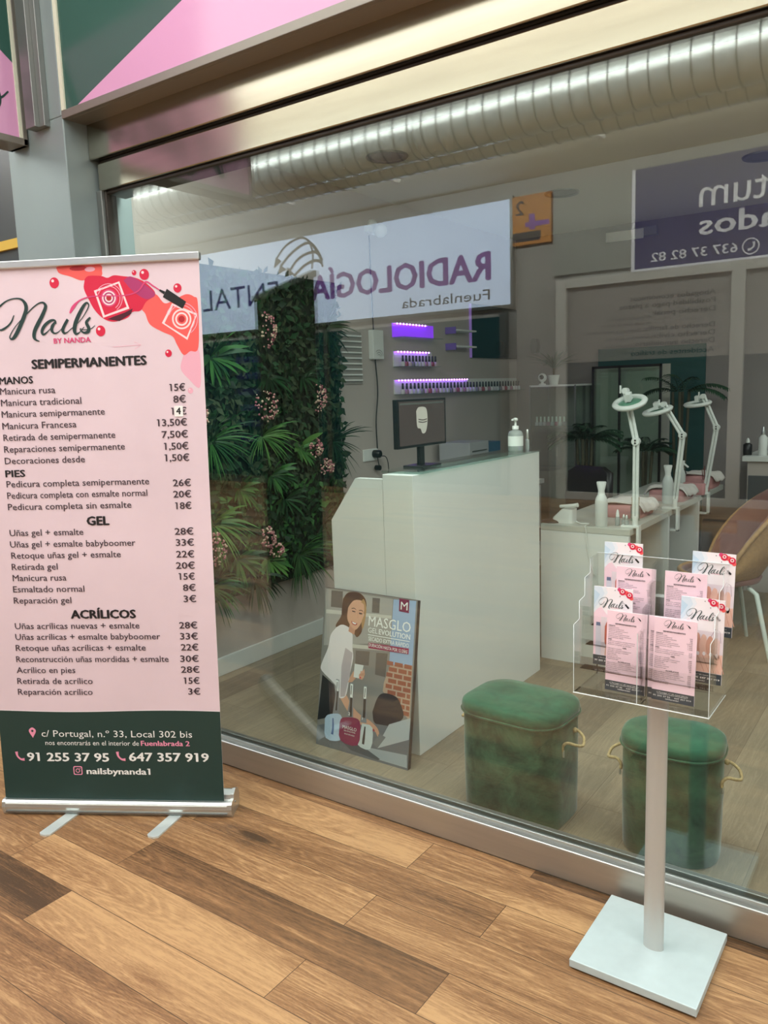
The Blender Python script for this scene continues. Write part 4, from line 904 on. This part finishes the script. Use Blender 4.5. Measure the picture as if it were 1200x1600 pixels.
t = thing('wall_mirror', 'dark rectangular mirror with a violet lit left edge on the left wall', 'mirror', (-3.17, 6.1, 1.74))
MB().box((0, -.39, 0), (.02, .42, .42), mat('mirror_teal', '33484a', 0.06, 0.6)).build('mirror_glass', t, bevel=.002)
MB().box((.0, -.396, 0), (.021, -.393, .42), mat('led_dim', 'a07ad0', 0.4, emit=0.3)).build('light_strip', t)
for z, l in ((1.93, 'small white wall shelf with a hanging cable, upper of two beside the mirror'), (1.81, 'small white wall shelf, lower of two beside the mirror')):
    t = thing('wall_shelf', l, 'shelf', (-3.17, 5.49, z)); MB().box((0, -.15, 0), (.1, .15, .012), WHITE_P).build('board', t, bevel=.001)
    MB().box((0, -.16, -.02), (.09, -.15, .03), mat('violet_bracket', '8b6fc0', 0.4)).build('bracket', t)


# monitor on the counter ledge, boxes on the worktop behind
t = thing('computer_monitor', 'dark monitor showing a pale skull scan on the reception counter', 'monitor', (-1.83, 2.86, 1.1785))
SCR = mat('monitor_screen', '4a3f3d', 0.2, emit=0.25)
m = MB().box((-.012, -.19, .085), (.01, .19, .285), BLACK).page((.0105, 0, 0), (0, 1, 0), (0, 0, 1), (1, 0, 0))
m.poly([(-.178, .096), (.178, .096), (.178, .276), (-.178, .276)], SCR, 1); m.poly([(-.17, .262), (.17, .262), (.17, .27), (-.17, .27)], ALU_D, 2)
SK = mat('scan_bone', 'b9b2aa', 0.5, emit=0.25)
m.blob([(-.05, .235), (-.03, .25), (.02, .248), (.035, .225), (.035, .18), (.02, .145), (-.005, .14), (-.02, .16), (-.045, .17)], SK, 2)
for v in (.19, .2): m.stroke([(-.035, v, .004), (0, v-.004, .004), (.032, v-.001, .004)], SCR, 3)
m.build('screen', t, bevel=.002)
MB().box((-.012, -.02, .004), (.004, .02, .09), BLACK).box((-.05, -.07, 0), (.05, .08, .008), BLACK).build('stand', t, bevel=.003)

t = thing('worktop_cabinet', 'low white worktop cabinet along the left wall behind the counter', 'cabinet', (-3.16, 5.4, 0))
MB().box((0, -.75, .06), (.42, .66, .71), WHITE).build('body', t, bevel=.002)
MB().box((0, -.77, .71), (.45, .7, .745), WHITE).build('worktop', t, bevel=.002)
for k in range(3):
    d_ = MB().box((.42, -.74+.47*k, .08), (.437, -.28+.47*k, .7), WHITE).build('door', t, bevel=.002)
    MB().tube([(.445, -.33+.47*k, .55), (.445, -.33+.47*k, .65)], .005, ALU, 6).build('handle', d_)
t = thing('printer', 'pale grey box printer with vent lines behind the counter', 'printer', (-3.0, 5.27, .745))
MB().box((-.12, -.15, 0), (.14, .15, .36), mat('printer_grey', 'b8b9bb', 0.5)).build('case', t, bevel=.006)
m = MB()
for k in range(5): m.box((.14, -.11, .17+.03*k), (.144, .11, .178+.03*k), ALU_D)
m.build('vents', t)
t = MB().box((-.1, -.11, 0), (.12, .11, .34), mat('storage_blue', '4c6f8c', 0.5)).box((.121, -.02, .12), (.124, .02, .2), WHITE_P).build('storage_box', loc=(-3.0, 5.54, .745), bevel=.006)
tag(t, 'dull blue box standing beside the pale grey printer', 'box')

# things on the counter ledge
t = thing('sanitiser_bottle', 'clear pump bottle of hand gel on the far end of the counter', 'bottle', (-1.80, 3.70, 1.1785))
GELM = mat('clear_gel_bottle', 'c9d2cf', 0.12, trans=0.55)
MB().lathe([(.034, 0), (.038, .004), (.038, .085), (.032, .098), (.014, .105), (.014, .11)], (0, 0, 0), GELM, 24).build('body', t)
m = MB().page((.0375, 0, 0), (0, 1, 0), (0, 0, 1), (1, 0, 0)); m.lathe([(.0385, .025), (.0385, .075)], (0, 0, 0), WHITE_P, 24); m.build('label_band', t)
MB().lathe([(.016, .108), (.016, .125), (.006, .127), (.005, .15), (.012, .152), (.012, .163), (.003, .166)], (0, 0, 0), WHITE_P, 16).box((-.005, -.035, .153), (.005, .0, .161), WHITE_P).build('pump', t)
t = thing('slim_bottle', 'slim bottle with silver cap beside the hand gel on the counter', 'bottle', (-1.775, 3.785, 1.1785))
MB().lathe([(.009, 0), (.01, .003), (.01, .05), (.005, .055)], (0, 0, 0), GELM, 12).build('body', t); MB().lathe([(.006, .055), (.007, .06), (.006, .1), (.004, .103)], (0, 0, 0), ALU, 12).build('cap', t)

# ------------------------------------------------------------------ back wall
t = MB().loft([ring(.045, .03, .029, 0), ring(.045, .03, .029, .09)], mat('dispenser_grey', '6d6c6a', 0.4))
t.V = [(x*.75, -z*.6, y*2.1) for x, y, z in t.V]
tag(t.build('wall_dispenser', loc=(-2.98, 6.55, 1.84), bevel=.004), 'small dark grey oval device on the taupe back wall', 'dispenser')
TEAL = mat('teal_wall_panel', '0f4a48', 0.55)
struct('trim_2', MB().box((-2.42, 6.53, 0.1), (-1.57, 6.549, 1.78), TEAL))
struct('trim_3', MB().box((-2.43, 6.515, 0.1), (-1.83, 6.529, 1.64), mat('pale_panel', 'b9b8ae', 0.6)))
t = thing('glass_cabinet', 'slim glass display cabinet with polish bottles against the back wall', 'cabinet', (-2.66, 6.34, 0))
m = MB()
for x in (-.2, .19):
    for y in (-.2, .18): m.box((x, y, 0), (x+.012, y+.012, 1.5), ALU_D)
m.build('frame', t)
MB().box((-.2, -.2, 1.49), (.205, .195, 1.505), WHITE).build('top', t, bevel=.002)
MB().box((-.2, -.2, 0), (.205, .195, .08), WHITE).build('plinth', t, bevel=.002)
for z in (.5, .84, 1.165): MB().box((-.19, -.19, z), (.195, .185, z+.008), CLEAR).build('shelf', t)
MB().box((-.188, -.198, .08), (.19, -.194, 1.49), CLEAR).build('door', t)
MB().box((.198, -.188, .08), (.202, .18, 1.49), CLEAR).box((-.2, -.188, .08), (-.196, .18, 1.49), CLEAR).build('side_pane', t)
for k in range(8): polish((-2.81+.034*k, 6.18, 1.1735), k, 'pale nail polish bottle, %s from the left in the glass cabinet' % ORD[k], 'nail polish in the glass cabinet', WHITE_P)

LEAFP = mat('houseplant_green', '2a4a35', 0.5, spec=0.3)
def blades(m, n, L, w, up, droop, base, c):
    for i in range(n):
        a = rnd.uniform(0, 2*math.pi); d = Vector((math.cos(a), math.sin(a), up*rnd.uniform(.6, 1.5))).normalized(); p = Vector(base); pts = []
        l = L*rnd.uniform(.7, 1.1)
        for k in range(7): pts.append(p.copy()); d = (d+Vector((0, 0, -droop/6))).normalized(); p += d*l/6
        V = []
        for k, q in enumerate(pts):
            tt = (pts[min(k+1, 6)]-pts[max(k-1, 0)]).normalized(); s = tt.cross(Vector((.1, .2, 1))).normalized(); ww = w*math.sin(math.pi*min(1, (k+.7)/6.7))/2+.0005
            V += [q-s*ww, q+s*ww]
        m.add(V, [(2*k, 2*k+1, 2*k+3, 2*k+2) for k in range(6)], c, True)
t = thing('potted_plant', 'spiky green plant in a small white pot on top of the glass cabinet', 'plant', (-2.74, 6.36, 1.505))
MB().lathe([(.035, 0), (.05, .08), (.045, .08), (.04, .06), (.001, .06)], (0, 0, 0), WHITE_P, 18).build('pot', t)
m = MB().tube([(0, 0, .06), (0, 0, .14)], .008, mat('stem_brown', '5c4a36', 0.8), 8); blades(m, 34, .26, .016, 1.2, .9, (0, 0, .13), LEAFP); m.V = [(x, min(y, .17), z) for x, y, z in m.V]; m.build('foliage', t)
t = thing('web_camera', 'small white round camera with dark lens on top of the glass cabinet', 'camera', (-2.77, 6.2, 1.505))
MB().lathe([(.03, 0), (.028, .01), (.012, .015), (.01, .03)], (0, 0, 0), WHITE_P, 16).build('base', t)
MB().ball((0, 0, .06), .036, WHITE_P, 10).build('head', t); MB().lathe([(.001, -.037), (.018, -.034), (.02, -.028)], (.006, 0, .064), BLACK, 14, 'y').build('lens', t)

# potted palms against the back wall
def palm(loc, h, n, L, label):
    t = thing('potted_palm', label, 'palm', loc)
    MB().lathe([(.09, 0), (.12, .22), (.11, .22), (.1, .19), (.001, .19)], (0, 0, 0), mat('dark_pot', '24282a', 0.4), 20).build('pot', t)
    m = MB()
    for i in range(4):
        a = i*1.6; m.tube(cr([(0, 0, .18), (.03*math.cos(a), .03*math.sin(a), h*.5), (.06*math.cos(a), .05*math.sin(a), h)], 4), [.012]*9, mat('palm_stem', '4b4a38', 0.7), 6)
    m.build('stem', t)
    m = MB()
    for i in range(n):
        a = rnd.uniform(0, 2*math.pi); d = Vector((math.cos(a), .6*math.sin(a), rnd.uniform(.3, 1.2))).normalized(); p = Vector((.05*math.cos(a), .04*math.sin(a), h)); pts = []
        for k in range(9): pts.append(p.copy()); d = (d+Vector((0, 0, -.16))).normalized(); p += d*L/8
        m.tube(pts, .003, LEAFP, 5)
        for k in range(1, 9):
            tt = (pts[k]-pts[k-1]).normalized(); s = tt.cross(Vector((0, 0, 1))).normalized()
            for sg in (-1, 1):
                for q in (0, .5): leaf(m, pts[k-1].lerp(pts[k], q), s*sg+tt*.8-Vector((0, 0, .25)), (0, 0, 1), L*.36*(1-.06*k), .02, LEAFP, .2)
    m.V = [(x, min(y, 6.38-loc[1]), z) for x, y, z in m.V]; m.build('fronds', t)
palm((-2.22, 5.72, 0), 1.1, 20, .24, 'bushy potted palm left of the nearest lamp, by the back wall')
palm((-1.9, 6.12, 0), .98, 16, .23, 'potted palm with arching fronds between the two nearer lamps')
palm((-1.66, 6.2, 0), 1.42, 7, .3, 'tall potted palm with long fronds behind the middle lamp')

t = thing('room_partition', 'thin black framed partition with clear panes before the back wall', 'partition', (-2.04, 6.42, 0))
m = MB()
for x in (-.38, -.16, .165): m.box((x-.008, -.01, 0), (x+.008, .01, 1.64), BLACK)
m.box((-.388, -.01, 1.62), (.173, .01, 1.64), BLACK).box((-.388, -.01, 0), (.173, .01, .03), BLACK)
m.build('frame', t); MB().box((-.37, -.003, .03), (.16, .003, 1.62), CLEAR).build('pane', t)

t = thing('drawer_cabinet', 'pale cabinet with dark drawer under bottles along the right back wall', 'cabinet', (-.3, 6.28, 0))
MB().box((-.85, -.25, 0), (1.7, .265, .93), WALL_L).build('body', t)
MB().box((-.88, -.28, .93), (1.72, .268, .965), WHITE).build('worktop', t, bevel=.002)
for k in range(3):
    d_ = MB().box((-.84+.845*k, -.268, .5), (-.01+.845*k, -.25, .83), mat('drawer_slate', '4f5254', 0.5)).build('drawer', t, bevel=.002); MB().box((-.5+.845*k, -.276, .74), (-.35+.845*k, -.268, .75), ALU).build('handle', d_)
for x, hgt, c, l in ((-1.17, .12, BLACK, 'short dark jar on the right back cabinet'), (-1.07, .2, WHITE_P, 'tall white bottle on the right back cabinet'), (-.98, .15, WHITE_P, 'shorter white bottle between tall bottle and black dropper on the cabinet'), (-.92, .11, BLACK, 'small black dropper bottle on the right back cabinet')):
    t = thing('lotion_bottle', l, 'bottle', (x, 6.12, .965), 0, 'bottles on the right back cabinet')
    MB().lathe([(.028, 0), (.03, .004), (.03, hgt*.62), (.012, hgt*.72)], (0, 0, 0), c, 16).build('body', t); MB().lathe([(.013, hgt*.72), (.013, hgt*.85), (.005, hgt)], (0, 0, 0), WHITE_P if c is BLACK else ALU, 12).build('cap', t)

# ceiling of the salon
for x, y, l in ((-2.57, 3.75, 'round recessed downlight nearest the window in the salon ceiling'), (-2.18, 5.2, 'round recessed downlight deeper in the salon, above the nail desks'), (-.96, 5.18, 'round recessed downlight at the right edge of the salon ceiling')):
    t = thing('downlight', l, 'light', (x, y, 2.75), 0, 'recessed downlights')
    MB().lathe([(.085, -.002), (.11, -.01), (.115, -.002), (.115, 0)], (0, 0, 0), ALU_D, 28).build('rim', t); MB().lathe([(.001, -.001), (.085, -.001)], (0, 0, 0), mat('downlight_glass', '77776f', 0.3), 28).build('diffuser', t)
t = thing('emergency_light', 'white box emergency light high on the salon back wall', 'light', (-2.15, 6.55, 2.66))
MB().box((-.2, -.05, -.03), (.2, 0, .04), mat('emergency_housing', '8f8f8d', 0.4)).build('housing', t, bevel=.005); MB().box((-.2, -.058, -.045), (.1, -.048, .03), WHITE_P).build('diffuser', t, bevel=.004)

# ------------------------------------------------------------------ nail desks
DT = mat('desk_top_grey', 'b9bcb4', 0.35)
def desk(y0, y1, label):
    t = thing('manicure_desk', label, 'desk', (-1.55, y0, 0), 0, 'row of manicure desks')
    L_ = y1-y0
    MB().box((-.245, 0, .725), (.245, L_-.004, .759), DT).build('desk_top', t, bevel=.002)
    MB().box((-.245, 0, 0), (.24, .025, .724), WHITE).build('side_panel', t, bevel=.0015); MB().box((-.245, L_-.03, 0), (-.1, L_-.005, .724), WHITE).build('side_panel', t)
    MB().box((-.2, .025, .05), (-.18, L_-.03, .724), mat('desk_slate', '6d716d', 0.5)).build('modesty_panel', t)
    d_ = MB().box((-.245, .027, .58), (-.235, L_-.035, .72), WHITE).build('drawer', t); MB().box((-.255, L_*.4, .65), (-.245, L_*.6, .66), ALU).build('handle', d_)
desk(3.988, 4.68, 'nearest manicure desk with a white end panel facing the window'); desk(4.69, 5.36, 'middle manicure desk, straight behind the nearest one'); desk(5.37, 6.03, 'farthest manicure desk, near the back wall')
LAMP = mat('lamp_white', 'dfe3df', 0.35)
def lamp(edge, y, elbow, top, head, label, tilt):
    t = thing('desk_lamp', label, 'lamp', (edge, y, .759), 0, 'magnifier lamps clamped to the desks'); z0 = .759
    MB().box((-.075, -.02, 0), (.02, .02, .012), LAMP).box((.006, -.02, -.13), (.02, .02, 0), LAMP).box((-.06, -.02, -.13), (.02, .02, -.118), LAMP).tube([(-.045, 0, -.118), (-.045, 0, -.034)], .006, ALU_D, 8).lathe([(.014, .012), (.014, .06)], (-.005, 0, 0), LAMP, 14).build('clamp', t, bevel=.002)
    e = Vector((elbow[0]-edge, 0, elbow[1]-z0)); p = Vector((top[0]-edge, 0, top[1]-z0)); h_ = Vector((head[0]-edge, 0, head[1]-z0))
    def pair(a, b, nm):
        m = MB(); d = (b-a).normalized(); s = Vector((d.z, 0, -d.x))*.0085
        for k in (-1, 1): m.tube([a+s*k, b+s*k], .0085, LAMP, 8)
        m.build(nm, t)
    pair(Vector((-.005, 0, .05)), e, 'lower_arm'); pair(e, p, 'upper_arm')
    MB().lathe([(.02, -.016), (.02, .016)], e, LAMP, 16, 'y').ball((e.x, -.018, e.z+.006), .005, BLACK, 6).ball((e.x, -.018, e.z-.008), .005, BLACK, 6).lathe([(.016, -.016), (.016, .016)], p, LAMP, 16, 'y').build('joint', t)
    hd_ = bpy.data.objects.new('lamp_head', None); COL.objects.link(hd_); hd_.parent = t; hd_.location = h_; hd_.rotation_euler = (math.radians(tilt[0]), math.radians(tilt[1]), 0)
    q = MB().lathe([(.06, -.012), (.082, -.012), (.089, 0), (.083, .008), (.066, .011), (.06, .007), (.06, -.012)], (0, 0, 0), LAMP, 30); q.box((-.012, -.02, .012), (.012, .02, .05), LAMP).build('shade_ring', hd_)
    MB().lathe([(.001, .004), (.04, .002), (.06, -.004)], (0, 0, 0), mat('lamp_lens', '5f8f78', 0.08), 24).build('lens', hd_)
    a = h_+Vector((0, 0, .03)); MB().tube([a, p], .011, LAMP, 8).box((p.x-.03, -.004, p.z-.012), (p.x-.022, .004, p.z+.028), LAMP).build('head_bracket', t)
lamp(-1.297, 4.06, (-1.303, 1.204), (-1.36, 1.46), (-1.338, 1.402), 'white magnifier lamp clamped to the nearest desk', (24, -3))
lamp(-1.29, 4.76, (-1.26, 1.191), (-1.37, 1.37), (-1.405, 1.335), 'white magnifier lamp clamped to the middle desk', (13, -10))
lamp(-1.285, 5.46, (-1.234, 1.197), (-1.322, 1.398), (-1.355, 1.352), 'white magnifier lamp clamped to the farthest desk', (9, -4))

def spray(loc, h, label, trigger=False):
    t = thing('spray_bottle', label, 'bottle', loc, 0, 'white spray bottles on the desks'); k = h/.24
    MB().lathe([(.03*k, 0), (.033*k, .004), (.033*k, .135*k), (.028*k, .155*k), (.019*k, .172*k)], (0, 0, 0), mat('spray_body', 'cfd4d0', 0.4), 20).build('body', t)
    m = MB().lathe([(.019*k, .172*k), (.017*k, .19*k), (.026*k, .235*k), (.024*k, .24*k)], (0, 0, 0), WHITE_P, 18)
    if trigger: m.tube([(.015, 0, .215*k), (.045, 0, .185*k)], .007, WHITE_P, 6).tube([(.02, 0, .17*k), (.03, 0, .13*k)], .006, BLACK, 6)
    m.build('spray_head', t)
spray((-1.475, 4.04, .759), .235, 'tall white spray bottle on the near edge of the nearest desk'); spray((-1.40, 4.98, .759), .235, 'tall white spray bottle on the middle desk'); spray((-1.50, 5.66, .759), .2, 'white spray bottle with trigger on the farthest desk', True)

PKV = mat('dusty_pink_fabric', 'c08a8a', 0.8, noise=0.05, nscale=30); TOW = mat('white_towel', 'd6cfc9', 0.9, bump=0.3, bscale=300)
def rest(loc, sx, sy, h, label, tlabel):
    t = thing('arm_rest', label, 'arm rest', loc, 0, 'pink hand cushions on the desks')
    MB().loft([ring(sx*.94, sy*.94, .03, 0), ring(sx, sy, .035, .015), ring(sx, sy, .035, h*.7), ring(sx*.93, sy*.93, .035, h*.93), ring(sx*.7, sy*.7, .03, h)], PKV).build('cushion', t)
    # folded towel lying over the cushion
    m = MB(); n = 22; V = []; F = []
    for j in range(n+1):
        for i in range(n+1):
            u, v = i/n*2-1, j/n*2-1; x, y = u*sx*1.22, v*sy*.95
            r = max(abs(u)*1.22, abs(v)*.95); z = h+.006-.05*max(0, r-.92)**1*3*(abs(u) > .7)+.005*math.sin(5*u+3*v)+.004*math.sin(11*v-4*u)
            V.append((x+.01*math.sin(3*v), y+.012*math.sin(4*u), max(z, .012)))
    F = [(j*(n+1)+i, j*(n+1)+i+1, (j+1)*(n+1)+i+1, (j+1)*(n+1)+i) for j in range(n) for i in range(n)]
    m.add(V, F, TOW, True); o = m.build('towel', loc=(loc[0], loc[1], loc[2])); s_ = o.modifiers.new('thickness', 'SOLIDIFY'); s_.thickness = .006; s_.offset = 1
    tag(o, tlabel, 'towel', 'towels on the hand cushions')
rest((-1.47, 4.46, .759), .11, .14, .075, 'pink hand cushion under a white towel on the nearest desk', 'white towel folded over the cushion on the nearest desk')
rest((-1.43, 5.17, .759), .11, .13, .075, 'pink hand cushion under a white towel on the middle desk', 'white towel folded over the cushion on the middle desk')
rest((-1.42, 5.85, .759), .11, .12, .09, 'pink hand cushion under a towel on the farthest desk', 'pale towel folded over the cushion on the farthest desk')
t = tag(MB().loft([ring(.07, .05, .015, 0), ring(.07, .05, .015, .07), ring(.065, .045, .015, .075)], PKV).build('tissue_box', loc=(-1.36, 5.46, .759)), 'pink box at the near right corner of the farthest desk', 'box')
for x, y, h_, l in ((-1.405, 4.09, .085, 'small dropper bottle with white tip on the nearest desk'), (-1.375, 4.1, .06, 'small silver-capped bottle beside the dropper on the nearest desk'), (-1.35, 4.07, .062, 'silver-capped bottle closest to the lamp clamp on the nearest desk')):
    t = thing('dropper_bottle', l, 'bottle', (x, y, .759), 0, 'small bottles on the nearest desk')
    MB().lathe([(.0105, 0), (.012, .003), (.012, h_*.45), (.009, h_*.55)], (0, 0, 0), GELM, 14).build('body', t); MB().lathe([(.009, h_*.55), (.0095, h_*.6), (.007, h_*.85), (.003, h_)], (0, 0, 0), ALU if h_ < .08 else WHITE_P, 12).build('cap', t)
t = thing('brush_holder', 'clear glass holding slim golden brushes beside the nearest lamp', 'holder', (-1.37, 4.27, .759))
MB().lathe([(.024, 0), (.026, .003), (.026, .08), (.024, .08), (.024, .005), (.001, .005)], (0, 0, 0), CLEAR, 18).build('cup', t)
for i in range(5): MB().tube([(.012*math.cos(i*1.3), .012*math.sin(i*1.3), .006), (.02*math.cos(i*1.3), .02*math.sin(i*1.3), .13+.008*(i % 3))], .003, mat('brush_gold', 'a98f55', 0.4, 0.5), 6).build('brush', t)
for x, y, h_ in ((-1.33, 5.62, .15),):
    t = thing('brush_holder', 'dark reddish brushes standing in a cup on the farthest desk', 'holder', (x, y, .759))
    MB().lathe([(.024, 0), (.026, .003), (.026, .08), (.024, .08), (.024, .005), (.001, .005)], (0, 0, 0), PKV, 18).build('cup', t)
    for i in range(6): MB().tube([(.01*math.cos(i*1.1), .01*math.sin(i*1.1), .006), (.025*math.cos(i*1.1), .025*math.sin(i*1.1), h_+.01*(i % 3))], .003, mat('brush_red', '6e3b34', 0.5), 6).build('brush', t)
t = thing('nail_drill', 'white electric nail drill set with handpiece on the nearest desk', 'nail drill', (-1.69, 4.08, .759))
MB().loft([[(x, y, 0) for x, y in rrect(-.07, -.04, .05, .05, .02)], [(x, y, .03) for x, y in rrect(-.06, -.04, .05, .05, .02)], [(x*.8+.012, y, .075) for x, y in rrect(-.03, -.035, .05, .045, .015)]], LAMP).build('housing', t)
MB().tube([(-.03, 0, .085), (.05, -.01, .095), (.075, -.01, .1)], [.009, .011, .012], LAMP, 10).tube([(.0, 0, .07), (.0, 0, .09)], .006, LAMP, 6).build('handpiece', t)
MB().tube(cr([(.06, .0, .01), (.1, -.03, .004), (.14, -.02, .004), (.15, -.1, .004), (.155, -.1, -.02), (.17, -.1, -.15), (.2, -.1, -.25)], 5), .003, LAMP, 6).build('cord', t)
t = MB().ball((0, 0, 0), 1, BLACK, 10, (.055, .04, .02)); t.V = [(x, y, max(z, 0)) for x, y, z in t.V]
tag(t.build('desk_mouse', loc=(-1.765, 4.05, .759)), 'black rounded pad at the left corner of the nearest desk', 'mouse')

# chairs
t = thing('tub_chair', 'brown velvet tub chair with tan rim and white legs at the desks', 'chair', (-.98, 4.63, 0), math.radians(25))
BV = mat('brown_velvet', '8a5f57', 0.8, sheen=0.3, noise=0.1, nscale=6); TAN = mat('tan_wicker', 'b28a5e', 0.7, noise=0.15, nscale=60); LEGW = mat('leg_white', 'cfd6d0', 0.4)
rings_o, rim = [], []; n = 40
for lv in range(9):
    q = lv/8; R = []
    for k in range(n):
        a = 2*math.pi*k/n; bk = max(0, math.cos((a if a <= math.pi else 2*math.pi-a)/1.12))**.75
        top = .45+.47*bk; z = .39+(top-.39)*q; r = .13+.105*min(1, q*2.2)**.6+.08*bk*q
        R.append((r*math.cos(a)*1.02, r*math.sin(a), z))
    rings_o.append(R)
rings_o = [[(x*.3, y*.3, .385) for x, y, z in rings_o[0]]]+rings_o
o = MB().loft(rings_o, TAN, True, False).build('shell', t); s_ = o.modifiers.new('thickness', 'SOLIDIFY'); s_.thickness = .008; s_.offset = -1
lin_ = [[(x*.95, y*.95, z+.004) for x, y, z in R] for R in rings_o[2:]]
o = MB().loft(lin_, BV, True, False).build('lining', t); s_ = o.modifiers.new('thickness', 'SOLIDIFY'); s_.thickness = .012; s_.offset = -1
R = rings_o[-1]; MB().tube(R+R[:1], .013, TAN, 8).build('rim', t)
MB().loft([[(x*.98, y*.98, z) for x, y, z in rings_o[1]], [(x*.75, y*.75, .375) for x, y, z in rings_o[1]]], TAN, True, True).build('seat_pan', t)
MB().lathe([(.001, .45), (.17, .448), (.2, .43), (.19, .405)], (-.01, 0, 0), BV, 28).build('seat_cushion', t)
for sx, sy in ((1, -1), (1, 1), (-1, -1), (-1, 1)): MB().tube([(sx*.09, sy*.13, .385), (sx*.12, sy*.18, .36), (sx*.185, sy*.24, 0.0)], [.013, .013, .011], LEGW, 10).build('leg', t)
t = thing('swivel_chair', 'dark swivel chair behind the nail desks', 'chair', (-2.1, 5.1, 0), math.radians(-20))
MB().loft([ring(.19, .19, .08, .46), ring(.21, .21, .09, .48), ring(.2, .2, .09, .52), ring(.15, .15, .08, .53)], BLACK).build('seat', t)
m = MB().loft([ring(.18, .03, .028, .62, 0, .2), ring(.2, .035, .03, .72, 0, .21), ring(.19, .03, .028, .9, 0, .23), ring(.12, .02, .018, .94, 0, .235)], BLACK); m.build('backrest', t)
MB().tube([(0, 0, .08), (0, 0, .46)], .025, ALU_D, 12).tube(cr([(0, .1, .47), (0, .25, .5), (0, .24, .64)], 4), .014, BLACK, 8).build('column', t)
m = MB()
for k in range(5):
    a = k*2*math.pi/5; m.tube([(0, 0, .09), (.26*math.cos(a), .26*math.sin(a), .06)], [.02, .013], ALU_D, 8); m.ball((.26*math.cos(a), .26*math.sin(a), .028), .028, BLACK, 8)
m.build('star_base', t)
